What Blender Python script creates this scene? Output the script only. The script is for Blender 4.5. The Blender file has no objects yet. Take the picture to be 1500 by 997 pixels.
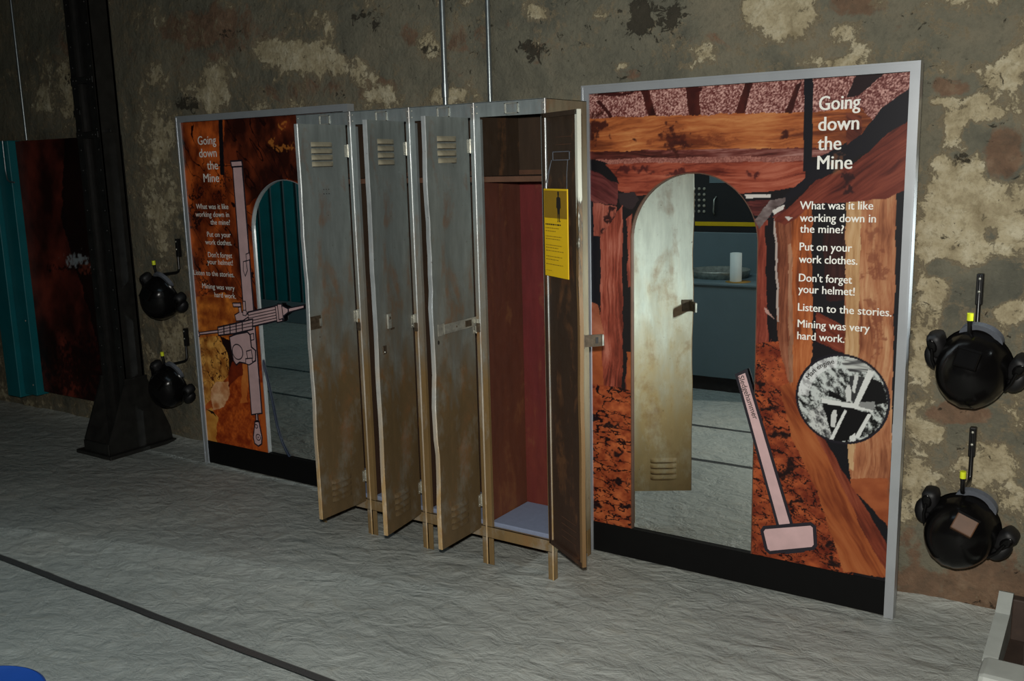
import bpy, bmesh, math, random
import numpy as np
from mathutils import Vector, Matrix

random.seed(7)
S = bpy.context.scene
C = S.collection
PI = math.pi

# ------------------------------------------------------------------ camera
FPX, PITCH, ROLL, YAW = 1400.26, math.radians(10.46), math.radians(-1.459), math.radians(33.905)
CAM = np.array([-0.0766, -3.2688, 1.5766])
_f = np.array([-math.sin(YAW) * math.cos(PITCH), math.cos(YAW) * math.cos(PITCH), -math.sin(PITCH)])
_r = np.array([math.cos(YAW), math.sin(YAW), 0.0])
_u = np.cross(_r, _f)
R2 = _r * math.cos(ROLL) + _u * math.sin(ROLL)
U2 = -_r * math.sin(ROLL) + _u * math.cos(ROLL)
cd = bpy.data.cameras.new('camera')
cam = bpy.data.objects.new('camera', cd)
C.objects.link(cam)
cd.sensor_width = 36.0
cd.lens = FPX / 1500 * 36
cd.clip_start = 0.02
M4 = Matrix(((R2[0], U2[0], -_f[0], CAM[0]), (R2[1], U2[1], -_f[1], CAM[1]), (R2[2], U2[2], -_f[2], CAM[2]), (0, 0, 0, 1)))
cam.matrix_world = M4
S.camera = cam


def at(u, v, axis=1, val=0.0):
    """the point of the plane (axis = val) seen at a place of the 1500 x 997 picture"""
    d = _f + (u - 750) / FPX * R2 + (498.5 - v) / FPX * U2
    return CAM + (val - CAM[axis]) / d[axis] * d


def to_px(P):
    d = np.asarray(P, float) - CAM
    z = d @ _f
    return 750 + FPX * (d @ R2) / z, 498.5 - FPX * (d @ U2) / z


# ------------------------------------------------------------------ light
S.view_settings.view_transform = 'Standard'
S.view_settings.look = 'None'
S.view_settings.gamma = 1.0
S.view_settings.use_curve_mapping = False
S.view_settings.exposure = 0.0
S.cycles.use_denoising = True
S.cycles.max_bounces = 8
S.cycles.diffuse_bounces = 4
S.cycles.glossy_bounces = 5
S.cycles.caustics_reflective = False
S.cycles.caustics_refractive = False
S.cycles.sample_clamp_indirect = 4.0
W = bpy.data.worlds.new('world')
S.world = W
W.use_nodes = True
W.node_tree.nodes['Background'].inputs[0].default_value = (0.05, 0.06, 0.07, 1)
W.node_tree.nodes['Background'].inputs[1].default_value = 0.15


def lamp(name, kind, loc, target, energy, color, **kw):
    d = bpy.data.lights.new(name, kind)
    d.energy = energy
    d.color = color
    for k, v in kw.items():
        setattr(d, k, v)
    o = bpy.data.objects.new(name, d)
    C.objects.link(o)
    o.location = loc
    o.rotation_euler = (Vector(target) - Vector(loc)).to_track_quat('-Z', 'Y').to_euler()
    return o


flash_pos = CAM + U2 * 0.13 - R2 * 0.02
lamp('camera_flash', 'SPOT', flash_pos, CAM + _f * 3 + R2 * 0.45 - U2 * 0.15, 345, (1.0, 0.97, 0.90), shadow_soft_size=0.03, spot_size=math.radians(122), spot_blend=1.0)
lamp('ceiling_strip_light_near', 'AREA', (-1.6, -1.9, 3.2), (-1.6, -1.2, 0), 9, (0.62, 0.85, 1.0), shape='RECTANGLE', size=2.4, size_y=0.3)
lamp('added_counter_fill', 'AREA', (-3.4, -1.3, 3.2), (-3.2, -3.4, 0.6), 11, (0.72, 0.92, 1.0), shape='RECTANGLE', size=3.0, size_y=0.3, spread=math.radians(110))  # added light that brightens the counter shown in the right mirror
lamp('added_screen_fill', 'AREA', (-7.0, -1.6, 3.2), (-7.4, -3.6, 0.8), 4, (0.72, 0.95, 1.0), shape='RECTANGLE', size=2.0, size_y=0.3, spread=math.radians(100))  # added light that lifts the teal screen shown in the left mirror
lamp('added_door_light', 'AREA', (0.15, -0.05, 1.5), (-1.80, -0.36, 0.95), 5.0, (0.88, 0.98, 1.0), shape='RECTANGLE', size=0.06, size_y=0.2, spread=math.radians(44))  # added light, stands in for the flash bounced off the mirror onto the right door

# ------------------------------------------------------------------ materials


def lin(c):
    return tuple((x / 12.92 if x <= 0.04045 else ((x + 0.055) / 1.055) ** 2.4) for x in c)


def rgb(r, g, b):
    return lin((r / 255, g / 255, b / 255))


class NT:
    def __init__(self, name):
        self.m = bpy.data.materials.new(name)
        self.m.use_nodes = True
        self.t = self.m.node_tree
        self.b = self.t.nodes['Principled BSDF']
        self.co = None

    def n(self, typ, **kw):
        nd = self.t.nodes.new(typ)
        for k, v in kw.items():
            if isinstance(k, str) and hasattr(nd, k):
                setattr(nd, k, v)
        return nd

    def l(self, a, b):
        self.t.links.new(a, b)

    def coord(self, kind='Object', scale=(1, 1, 1)):
        tc = self.n('ShaderNodeTexCoord')
        mp = self.n('ShaderNodeMapping')
        mp.inputs['Scale'].default_value = scale
        self.l(tc.outputs[kind], mp.inputs['Vector'])
        return mp.outputs[0]

    def noise(self, vec, scale, detail=4, rough=0.55, dist=0.0):
        nd = self.n('ShaderNodeTexNoise')
        nd.inputs['Scale'].default_value = scale
        nd.inputs['Detail'].default_value = detail
        nd.inputs['Roughness'].default_value = rough
        nd.inputs['Distortion'].default_value = dist
        self.l(vec, nd.inputs['Vector'])
        return nd.outputs['Fac']

    def ramp(self, fac, stops):
        nd = self.n('ShaderNodeValToRGB')
        e = nd.color_ramp.elements
        while len(e) < len(stops):
            e.new(0.5)
        for k, (p, c) in enumerate(stops):
            e[k].position = p
            e[k].color = (*c, 1) if len(c) == 3 else c
        self.l(fac, nd.inputs[0])
        return nd.outputs[0]

    def step(self, fac, a, b):
        nd = self.n('ShaderNodeMapRange')
        nd.inputs['From Min'].default_value = a
        nd.inputs['From Max'].default_value = b
        self.l(fac, nd.inputs['Value'])
        return nd.outputs[0]

    def math(self, op, a, b=None):
        nd = self.n('ShaderNodeMath', operation=op)
        for k, x in enumerate((a, b)):
            if x is None:
                continue
            if isinstance(x, (int, float)):
                nd.inputs[k].default_value = x
            else:
                self.l(x, nd.inputs[k])
        return nd.outputs[0]

    def mix(self, fac, a, b, mode='MIX'):
        nd = self.n('ShaderNodeMix', data_type='RGBA', blend_type=mode)
        for sock, x in ((nd.inputs[0], fac), (nd.inputs[6], a), (nd.inputs[7], b)):
            if isinstance(x, (int, float)):
                sock.default_value = x
            elif isinstance(x, tuple):
                sock.default_value = (*x, 1)
            else:
                self.l(x, sock)
        return nd.outputs[2]

    def bump(self, h, strength=0.3, dist=0.01):
        nd = self.n('ShaderNodeBump')
        nd.inputs['Strength'].default_value = strength
        nd.inputs['Distance'].default_value = dist
        self.l(h, nd.inputs['Height'])
        self.l(nd.outputs[0], self.b.inputs['Normal'])

    def out(self, color, rough=0.6, metal=0.0, spec=0.5):
        for sock, x in ((self.b.inputs['Base Color'], color), (self.b.inputs['Roughness'], rough), (self.b.inputs['Metallic'], metal), (self.b.inputs['Specular IOR Level'], spec)):
            if isinstance(x, (int, float)):
                sock.default_value = x
            elif isinstance(x, tuple):
                sock.default_value = (*x, 1)
            else:
                self.l(x, sock)
        return self.m


def simple(name, c, rough=0.5, metal=0.0, var=0.15, scale=30, bump=0.0, spec=0.5):
    k = NT(name)
    v = k.coord()
    nz = k.noise(v, scale)
    c2 = tuple(x * (1 - var) for x in c)
    c3 = tuple(min(1, x * (1 + var)) for x in c)
    col = k.ramp(nz, [(0.3, c2), (0.7, c3)])
    if bump:
        k.bump(nz, bump, 0.004)
    return k.out(col, rough, metal, spec)


def mat_wall():
    k = NT('patchy_plaster')
    v = k.coord()
    at_ = k.n('ShaderNodeAttribute', attribute_name='patch')
    sep = k.n('ShaderNodeSeparateColor')
    k.l(at_.outputs['Color'], sep.inputs[0])
    n1 = k.noise(v, 3.5, 8, 0.62, 0.4)
    n2 = k.noise(v, 14, 8, 0.65, 0.3)
    n3 = k.noise(v, 60, 6, 0.7)
    n4 = k.noise(v, 1.3, 3, 0.5)
    base = k.ramp(n1, [(0.30, rgb(94, 93, 82)), (0.5, rgb(122, 118, 101)), (0.72, rgb(140, 131, 110))])
    base = k.mix(k.math('MULTIPLY', n3, 0.30), base, rgb(70, 70, 62))
    # brown stone showing through
    fb = k.math('ADD', sep.outputs[1], k.math('MULTIPLY', k.math('SUBTRACT', k.noise(v, 7, 10, 0.7, 0.6), 0.5), 2.2))
    fb = k.step(fb, 0.44, 0.66)
    brown = k.ramp(n2, [(0.3, rgb(92, 64, 48)), (0.55, rgb(126, 92, 70)), (0.75, rgb(150, 122, 98))])
    col = k.mix(k.math('MULTIPLY', fb, 0.7), base, brown)
    mot = k.step(k.noise(v, 30, 10, 0.75), 0.5, 0.68)
    col = k.mix(k.math('MULTIPLY', mot, 0.4), col, rgb(80, 78, 68))
    # pale lime plaster
    nl = k.math('ADD', k.math('MULTIPLY', k.math('SUBTRACT', k.noise(v, 8, 12, 0.74, 0.5), 0.5), 0.75), k.math('MULTIPLY', k.math('SUBTRACT', k.noise(v, 28, 10, 0.75, 0.4), 0.5), 0.5))
    fl0 = k.math('ADD', sep.outputs[0], k.math('MULTIPLY', nl, 3.0))
    tan = k.step(fl0, 0.30, 0.46)
    col = k.mix(k.math('MULTIPLY', tan, 0.75), col, k.ramp(n3, [(0.3, rgb(112, 100, 80)), (0.7, rgb(146, 132, 106))]))
    fl = k.step(fl0, 0.52, 0.66)
    pale = k.ramp(n2, [(0.25, rgb(132, 118, 90)), (0.5, rgb(180, 167, 136)), (0.75, rgb(206, 197, 170))])
    pale = k.mix(k.step(n3, 0.5, 0.75), pale, rgb(140, 128, 100))
    col = k.mix(fl, col, pale)
    # dark crusts and pits
    fd = k.math('ADD', sep.outputs[2], k.math('MULTIPLY', k.math('SUBTRACT', k.noise(v, 26, 8, 0.7, 1.0), 0.5), 3.0))
    fd = k.step(fd, 0.5, 0.66)
    col = k.mix(k.math('MULTIPLY', fd, 0.9), col, rgb(56, 51, 42))
    h = k.math('ADD', k.math('MULTIPLY', n2, 0.7), k.math('MULTIPLY', n3, 0.25))
    h = k.math('ADD', h, k.math('MULTIPLY', fl, 0.12))
    h = k.math('SUBTRACT', h, k.math('MULTIPLY', fd, 0.3))
    k.bump(h, 0.7, 0.035)
    return k.out(col, 0.85, 0, 0.25)


def mat_floor():
    k = NT('painted_rough_floor')
    v = k.coord()
    n1 = k.noise(v, 1.2, 4, 0.5)
    n2 = k.noise(k.coord('Object', (11, 15, 11)), 1.0, 8, 0.66, 0.6)
    n3 = k.noise(v, 75, 4, 0.6)
    nb = k.noise(k.coord('Object', (5, 8, 5)), 1.0, 3, 0.5, 1.5)
    col = k.ramp(n1, [(0.3, rgb(158, 162, 157)), (0.55, rgb(178, 181, 174)), (0.75, rgb(186, 185, 175))])
    col = k.mix(k.math('MULTIPLY', k.step(n2, 0.55, 0.75), 0.35), col, rgb(150, 140, 118))
    sx = k.n('ShaderNodeSeparateXYZ')
    k.l(v, sx.inputs[0])
    wob = k.math('MULTIPLY', k.math('SUBTRACT', k.noise(v, 3, 3, 0.5), 0.5), 0.016)
    y = k.math('ADD', sx.outputs[1], wob)
    groove = None
    for y0, hw in ((-1.322, 0.017), (-1.95, 0.017)):
        g = k.math('SUBTRACT', 1.0, k.step(k.math('ABSOLUTE', k.math('SUBTRACT', y, y0)), hw - 0.003, hw + 0.003))
        groove = g if groove is None else k.math('MAXIMUM', groove, g)
    col = k.mix(groove, col, rgb(72, 71, 70))
    h = k.math('ADD', k.math('MULTIPLY', n2, 0.75), k.math('MULTIPLY', n3, 0.05))
    h = k.math('ADD', h, k.math('MULTIPLY', nb, 0.7))
    h = k.math('MULTIPLY', h, k.math('SUBTRACT', 1.0, k.math('MULTIPLY', groove, 0.9)))
    k.bump(h, 0.9, 0.022)
    r = k.ramp(n2, [(0.3, (0.17,) * 3), (0.7, (0.40,) * 3)])
    return k.out(col, r, 0, 0.5)


def mat_locker(name, top, low, zmid=0.95, soft=0.6, metal=0.35, rough=0.42):
    """old silver paint above, turning to brown rust and dirt below in ragged patches"""
    k = NT(name)
    v = k.coord()
    sx = k.n('ShaderNodeSeparateXYZ')
    k.l(v, sx.inputs[0])
    n1 = k.noise(k.coord('Object', (9, 9, 3)), 1.0, 6, 0.6, 0.5)
    n2 = k.noise(v, 24, 7, 0.65)
    n3 = k.noise(k.coord('Object', (30, 30, 5)), 1.0, 4, 0.6)
    z = k.math('ADD', sx.outputs[2], k.math('MULTIPLY', k.math('SUBTRACT', n1, 0.5), -1.2))
    f = k.step(z, zmid + soft / 2, zmid - soft / 2)
    ctop = k.ramp(n3, [(0.3, tuple(x * 0.8 for x in top)), (0.7, tuple(x * 1.15 for x in top))])
    clow = k.ramp(n1, [(0.3, tuple(x * 0.72 for x in low)), (0.7, tuple(x * 1.15 for x in low))])
    col = k.mix(f, ctop, clow)
    rust = k.step(k.math('ADD', n1, k.math('MULTIPLY', n2, 0.35)), 0.74, 0.90)
    blo = k.step(k.noise(k.coord('Object', (7, 7, 4)), 1.0, 8, 0.7), 0.52, 0.70)
    col = k.mix(k.math('MULTIPLY', blo, 0.35), col, tuple(min(1, x * 1.5) for x in top))
    col = k.mix(k.math('MULTIPLY', rust, 0.55), col, rgb(128, 84, 48))
    spots = k.step(k.noise(v, 60, 4, 0.65, 0.5), 0.68, 0.73)
    col = k.mix(k.math('MULTIPLY', spots, 0.75), col, rgb(58, 36, 24))
    k.bump(k.math('ADD', n1, k.math('MULTIPLY', n2, 0.3)), 0.12, 0.012)
    m = k.math('MULTIPLY', k.math('SUBTRACT', 1.0, f), metal)
    return k.out(col, k.ramp(n2, [(0.3, (rough,) * 3), (0.7, (rough + 0.2,) * 3)]), m, 0.4)


def mat_print(name='printed_picture'):
    k = NT(name)
    a = k.n('ShaderNodeAttribute', attribute_name='Col')
    return k.out(a.outputs['Color'], 0.42, 0, 0.22)


MT = {
    'wall': mat_wall(),
    'floor': mat_floor(),
    'paint': mat_locker('locker_silver_paint', rgb(126, 133, 130), rgb(98, 80, 54)),
    'post': mat_locker('locker_post_paint', rgb(146, 154, 154), rgb(126, 102, 66), 1.05, 0.7, 0.5, 0.35),
    'edge': mat_locker('locker_rolled_edge', rgb(200, 205, 205), rgb(180, 150, 105), 0.7, 0.8, 0.6, 0.3),
    'outer': mat_locker('door_paint_lightened', rgb(206, 210, 196), rgb(186, 160, 112), 0.78, 0.7, 0.0, 0.4),  # right door's outside: bounced flash put into the colour, paler than the other doors
    'louvre': mat_locker('louvre_tan_paint', rgb(150, 143, 122), rgb(120, 104, 80), 0.4, 0.6, 0.1, 0.45),
    'side': mat_locker('locker_side_olive', rgb(128, 120, 98), rgb(118, 106, 82), 0.6, 1.4, 0.0, 0.5),
    'inner': mat_locker('locker_inside_brown', rgb(56, 42, 30), rgb(62, 40, 28), 0.6, 1.4, 0.0, 0.6),
    'rust': mat_locker('locker_inside_rust', rgb(86, 46, 34), rgb(104, 58, 38), 0.7, 1.2, 0.0, 0.65),
    'maroon': mat_locker('locker_back_maroon', rgb(98, 34, 34), rgb(112, 50, 36), 0.45, 0.8, 0.0, 0.6),
    'shelfmat': simple('shelf_steel', rgb(86, 58, 42), 0.6, 0, 0.25, 14),
    'steel': simple('bare_worn_steel', rgb(185, 184, 172), 0.35, 0.6, 0.3, 40, 0.1),
    'dkmetal': simple('dark_worn_latch', rgb(84, 72, 58), 0.45, 0.4, 0.4, 60, 0.2),
    'alu': simple('brushed_aluminium', rgb(186, 190, 194), 0.32, 0.55, 0.06, 8),
    'black': simple('black_kick_board', rgb(9, 9, 9), 0.7, 0, 0.1, 20, 0, 0.15),
    'colblack': simple('black_painted_iron', rgb(31, 30, 28), 0.42, 0.0, 0.35, 18, 0.25),
    'pad': simple('grey_blue_foam', rgb(132, 142, 166), 0.85, 0, 0.05, 60, 0.1),
    'yellow': simple('yellow_card', rgb(240, 196, 20), 0.5, 0, 0.06, 8),
    'ink': simple('dark_ink', rgb(30, 26, 22), 0.6, 0, 0.1, 10),
    'paleink': simple('brown_faded_ink', rgb(150, 116, 20), 0.6, 0, 0.1, 10),
    'white': simple('white_lettering', rgb(232, 230, 222), 0.5, 0, 0.02, 10),
    'shell': simple('black_helmet_plastic', rgb(14, 13, 13), 0.2, 0, 0.15, 20, 0, 0.22),
    'foam': simple('black_ear_muff', rgb(20, 19, 20), 0.55, 0, 0.2, 40, 0.2),
    'strap': simple('grey_webbing', rgb(92, 96, 104), 0.8, 0, 0.1, 80),
    'lampb': simple('brown_lamp_bracket', rgb(92, 62, 40), 0.5, 0, 0.15, 30),
    'rod': simple('black_hook_coating', rgb(18, 17, 17), 0.3, 0, 0.1, 30),
    'lime': simple('yellow_green_cap', rgb(222, 232, 40), 0.45, 0, 0.05, 30),
    'galv': simple('galvanised_tube', rgb(150, 158, 160), 0.32, 0.8, 0.12, 50),
    'teal': simple('teal_gloss_paint', rgb(14, 108, 116), 0.4, 0, 0.12, 6),
    'teal2': simple('teal_sheet_paint', rgb(20, 118, 122), 0.45, 0, 0.15, 5),
    'gap': simple('dark_groove', rgb(18, 26, 28), 0.7, 0, 0.1, 5),
    'counter': simple('grey_counter_laminate', rgb(112, 128, 132), 0.45, 0, 0.05, 5),
    'plinth': simple('dark_brown_plinth', rgb(46, 36, 32), 0.5, 0, 0.2, 8),
    'darkwall': simple('dark_room_wall', rgb(40, 38, 38), 0.8, 0, 0.2, 3),
    'ceil': simple('dark_ceiling', rgb(60, 58, 54), 0.9, 0, 0.2, 2),
    'dot': simple('pale_egg_crate', rgb(176, 168, 150), 0.6, 0, 0.1, 10),
    'paper': simple('white_paper', rgb(240, 242, 234), 0.8, 0, 0.02, 30),
    'cork': simple('ochre_mat', rgb(172, 128, 54), 0.8, 0, 0.15, 30),
    'blue': simple('royal_blue_plastic', rgb(30, 84, 180), 0.4, 0, 0.05, 10),
    'concrete': simple('white_painted_concrete', rgb(172, 176, 170), 0.5, 0, 0.12, 9, 0.5),
    'darkwood': simple('dark_stained_wood', rgb(62, 48, 40), 0.7, 0, 0.3, 12, 0.2),
    'pink': simple('pale_pink_print', rgb(206, 172, 172), 0.45, 0, 0.10, 14),
    'outline': simple('navy_black_outline', rgb(30, 26, 36), 0.5, 0, 0.05, 10),
    'hose': simple('dark_blue_hose_print', rgb(24, 40, 66), 0.5, 0, 0.05, 10),
    'print': mat_print(),
}


def mat_mirror():
    k = NT('mirror_glass')
    return k.out((0.86, 0.9, 0.87), 0.0, 1.0, 0.5)


def mat_chip():
    k = NT('chipped_white_edge')
    v = k.coord()
    n = k.noise(k.coord('Object', (40, 40, 9)), 1.0, 4, 0.6)
    sx = k.n('ShaderNodeSeparateXYZ')
    k.l(v, sx.inputs[0])
    f = k.math('ADD', k.math('MULTIPLY', k.math('SUBTRACT', sx.outputs[2], 1.45), 0.9), n)
    c = k.ramp(f, [(0.30, rgb(120, 92, 58)), (0.42, rgb(70, 62, 48)), (0.46, rgb(206, 206, 190)), (0.9, rgb(214, 214, 200))])
    return k.out(c, 0.55)


MT['mirror'] = mat_mirror()
MT['chip'] = mat_chip()


# ------------------------------------------------------------------ mesh helper
class MB:
    def __init__(self):
        self.v, self.f, self.mi, self.sm = [], [], [], []

    def add(self, vs, fs, m=0, smooth=False):
        b = len(self.v)
        self.v += [tuple(map(float, p)) for p in vs]
        for f in fs:
            self.f.append(tuple(i + b for i in f))
            self.mi.append(m)
            self.sm.append(smooth)
        return self

    def box(self, x0, x1, y0, y1, z0, z1, m=0, bev=0.0, fm=None):
        """fm: material per face in the order -x +x -y +y -z +z"""
        if bev > 0:
            b = min(bev, abs(x1 - x0) / 2.01, abs(y1 - y0) / 2.01, abs(z1 - z0) / 2.01)
            bm = bmesh.new()
            bmesh.ops.create_cube(bm, size=1)
            for w in bm.verts:
                w.co = Vector((x0 + (w.co.x + .5) * (x1 - x0), y0 + (w.co.y + .5) * (y1 - y0), z0 + (w.co.z + .5) * (z1 - z0)))
            bmesh.ops.bevel(bm, geom=list(bm.edges), offset=b, segments=2, profile=0.5, affect='EDGES')
            bm.verts.index_update()
            self.add([w.co for w in bm.verts], [[w.index for w in f.verts] for f in bm.faces], m)
            bm.free()
            return self
        vs = [(x0, y0, z0), (x1, y0, z0), (x1, y1, z0), (x0, y1, z0), (x0, y0, z1), (x1, y0, z1), (x1, y1, z1), (x0, y1, z1)]
        fs = [(0, 4, 7, 3), (1, 2, 6, 5), (0, 1, 5, 4), (2, 3, 7, 6), (0, 3, 2, 1), (4, 5, 6, 7)]
        for k, f in enumerate(fs):
            self.add([vs[i] for i in f], [(0, 1, 2, 3)], fm[k] if fm else m)
        return self

    def tube(self, pts, r, m=0, n=10, cap=True, smooth=True, flat=1.0):
        pts = [Vector(p) for p in pts]
        rs = r if isinstance(r, (list, tuple)) else [r] * len(pts)
        vs, fs = [], []
        t0 = (pts[1] - pts[0]).normalized()
        ref = Vector((0, 0, 1)) if abs(t0.z) < 0.9 else Vector((1, 0, 0))
        a = t0.cross(ref).normalized()
        for i, p in enumerate(pts):
            t = (pts[min(i + 1, len(pts) - 1)] - pts[max(i - 1, 0)]).normalized()
            a = (a - t * a.dot(t)).normalized()
            b = t.cross(a)
            for k in range(n):
                q = 2 * PI * k / n
                vs.append(p + (a * math.cos(q) + b * math.sin(q) * flat) * rs[i])
        for i in range(len(pts) - 1):
            for k in range(n):
                fs.append((i * n + k, i * n + (k + 1) % n, (i + 1) * n + (k + 1) % n, (i + 1) * n + k))
        self.add(vs, fs, m, smooth)
        if cap:
            e = (len(pts) - 1) * n
            self.add(vs[:n], [tuple(range(n))[::-1]], m)
            self.add(vs[e:], [tuple(range(n))], m)
        return self

    def lathe(self, prof, cx=0, cy=0, m=0, n=24):
        vs, fs = [], []
        for r, z in prof:
            for k in range(n):
                q = 2 * PI * k / n
                vs.append((cx + r * math.cos(q), cy + r * math.sin(q), z))
        for i in range(len(prof) - 1):
            for k in range(n):
                fs.append((i * n + k, i * n + (k + 1) % n, (i + 1) * n + (k + 1) % n, (i + 1) * n + k))
        return self.add(vs, fs, m, True)

    def prism(self, poly, y0, y1, m=0):
        """polygon in x, z between two y planes"""
        n = len(poly)
        vs = [(x, y0, z) for x, z in poly] + [(x, y1, z) for x, z in poly]
        fs = [tuple(range(n)), tuple(range(2 * n - 1, n - 1, -1))] + [(i, i + n, (i + 1) % n + n, (i + 1) % n) for i in range(n)]
        return self.add(vs, fs, m)

    def ball(self, c, r, m=0, n=14, k=8, rot=None):
        vs, fs = [], []
        rx, ry, rz = r if isinstance(r, (tuple, list)) else (r, r, r)
        for i in range(k + 1):
            p = PI * i / k
            for j in range(n):
                q = 2 * PI * j / n
                w = Vector((rx * math.sin(p) * math.cos(q), ry * math.sin(p) * math.sin(q), rz * math.cos(p)))
                if rot is not None:
                    w = rot @ w
                vs.append(Vector(c) + w)
        for i in range(k):
            for j in range(n):
                fs.append((i * n + j, (i + 1) * n + j, (i + 1) * n + (j + 1) % n, i * n + (j + 1) % n))
        return self.add(vs, fs, m, True)

    def hood(self, x0, x1, z0, z1, y, h, m=0, slit=None, nx=10, nz=6):
        """pressed louvre: rises from its top edge towards an open slot at its lower edge; y is the sheet, it grows to -y"""
        vs, fs = [], []
        for i in range(nz + 1):
            t = i / nz
            for j in range(nx + 1):
                s = j / nx
                e = min(1.0, 6 * min(s, 1 - s)) ** 0.5 if 0 < s < 1 else 0.0
                hh = h * e * math.sin(min(1.0, t * 1.25) * PI / 2)
                vs.append((x0 + s * (x1 - x0), y - hh, z1 + t * (z0 - z1)))
        w = nx + 1
        for i in range(nz):
            for j in range(nx):
                fs.append((i * w + j, i * w + j + 1, (i + 1) * w + j + 1, (i + 1) * w + j))
        self.add(vs, fs, m, True)
        if slit is not None:
            self.box(x0 + 0.003, x1 - 0.003, y - 0.0008, y, z0 - 0.0025, z0 + 0.0012, slit)
        return self

    def moved(self, mat):
        self.v = [tuple(mat @ Vector(p)) for p in self.v]
        return self

    def build(self, name, mats, parent=None, loc=None):
        me = bpy.data.meshes.new(name)
        me.from_pydata(self.v, [], self.f)
        for m in (mats if isinstance(mats, (list, tuple)) else [mats]):
            me.materials.append(MT[m])
        me.polygons.foreach_set('material_index', self.mi)
        me.polygons.foreach_set('use_smooth', self.sm)
        bm = bmesh.new()
        bm.from_mesh(me)
        bmesh.ops.recalc_face_normals(bm, faces=bm.faces) if not getattr(self, 'keep', False) else None
        bm.to_mesh(me)
        bm.free()
        me.update()
        o = bpy.data.objects.new(name, me)
        C.objects.link(o)
        if parent:
            o.parent = parent
        if loc is not None:
            o.location = loc
        return o


def tag(o, label=None, cat=None, group=None, kind=None):
    for k, v in (('label', label), ('category', cat), ('group', group), ('kind', kind)):
        if v:
            o[k] = v
    return o


def thing(name, loc, label, cat, group=None, rz=0.0):
    o = bpy.data.objects.new(name, None)
    C.objects.link(o)
    o.location = loc
    o.rotation_euler = (0, 0, rz)
    o.empty_display_size = 0.05
    return tag(o, label, cat, group)


def copy_tree(o, parent=None):
    c = o.copy()
    C.objects.link(c)
    if parent:
        c.parent = parent
    for ch in list(o.children):
        copy_tree(ch, c)
    return c


# ------------------------------------------------------------------ numpy noise
def vnoise(x, y, seed):
    xi, yi = np.floor(x).astype(np.int64), np.floor(y).astype(np.int64)
    fx, fy = x - xi, y - yi
    fx, fy = fx * fx * (3 - 2 * fx), fy * fy * (3 - 2 * fy)

    def h(a, b):
        n = (a * 374761393 + b * 668265263 + seed * 1442695041) & 0x7fffffff
        n = ((n ^ (n >> 13)) * 1274126177) & 0x7fffffff
        return ((n ^ (n >> 16)) & 0xffff) / 65535.0
    return (h(xi, yi) * (1 - fx) + h(xi + 1, yi) * fx) * (1 - fy) + (h(xi, yi + 1) * (1 - fx) + h(xi + 1, yi + 1) * fx) * fy


def fbm(x, y, seed=0, octv=5, gain=0.55):
    s, a, t = 0, 1.0, 0
    for k in range(octv):
        s = s + a * vnoise(x * 2 ** k + 17.3 * k, y * 2 ** k - 9.1 * k, seed + k)
        t += a
        a *= gain
    return s / t


def grid_mesh(name, us, ws, fn, mat, smooth=True, keep=None):
    """grid over us x ws; fn(U, W) -> xyz arrays; keep(U, W of cell centres) -> bool mask"""
    U, Wd = np.meshgrid(us, ws)
    P = np.stack(fn(U, Wd), -1).reshape(-1, 3)
    nu, nw = len(us), len(ws)
    idx = np.arange(nu * nw).reshape(nw, nu)
    q = np.stack([idx[:-1, :-1], idx[:-1, 1:], idx[1:, 1:], idx[1:, :-1]], -1).reshape(-1, 4)
    if keep is not None:
        q = q[keep(((U[:-1, :-1] + U[1:, 1:]) / 2).ravel(), ((Wd[:-1, :-1] + Wd[1:, 1:]) / 2).ravel())]
    me = bpy.data.meshes.new(name)
    me.vertices.add(len(P))
    me.vertices.foreach_set('co', P.astype(np.float32).ravel())
    me.loops.add(q.size)
    me.loops.foreach_set('vertex_index', q.astype(np.int32).ravel())
    me.polygons.add(len(q))
    me.polygons.foreach_set('loop_start', np.arange(0, q.size, 4, dtype=np.int32))
    me.polygons.foreach_set('use_smooth', np.full(len(q), smooth))
    me.materials.append(MT[mat])
    me.update(calc_edges=True)
    o = bpy.data.objects.new(name, me)
    C.objects.link(o)
    return o, P


def set_color(o, name, rgba):
    a = o.data.color_attributes.new(name, 'FLOAT_COLOR', 'POINT')
    a.data.foreach_set('color', rgba.astype(np.float32).ravel())


# ================================================================== the setting
WY = 0.20                                                   # plane of the old stone wall
us = np.arange(-8.6, 2.6 + .001, 0.022)
ws = np.arange(-0.06, 3.4, 0.022)


def wall_fn(U, Z):
    d = 0.035 * (fbm(U * 1.7, Z * 1.7, 3) - 0.5) + 0.022 * (fbm(U * 7, Z * 7, 9) - 0.5)
    return U, WY + d, Z


wall, P = grid_mesh('wall_back', us, ws, wall_fn, 'wall')
tag(wall, kind='structure')
PU, PV = to_px(P)
base_l = 0.15 + 0.46 * (fbm(P[:, 0] * 1.9, P[:, 2] * 2.3, 41) - 0.42)
base_b = 0.12 + 0.5 * (fbm(P[:, 0] * 2.1 + 5, P[:, 2] * 2.6, 57) - 0.42)
base_d = 0.05 + 0.35 * (fbm(P[:, 0] * 3.1, P[:, 2] * 3.3, 71) - 0.45)


def blobs(arr, lst):
    for u, v, ru, rv, amt in lst:
        q = ((PU - u) / ru) ** 2 + ((PV - v) / rv) ** 2
        arr += amt * np.exp(-q * q * 0.7)


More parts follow.
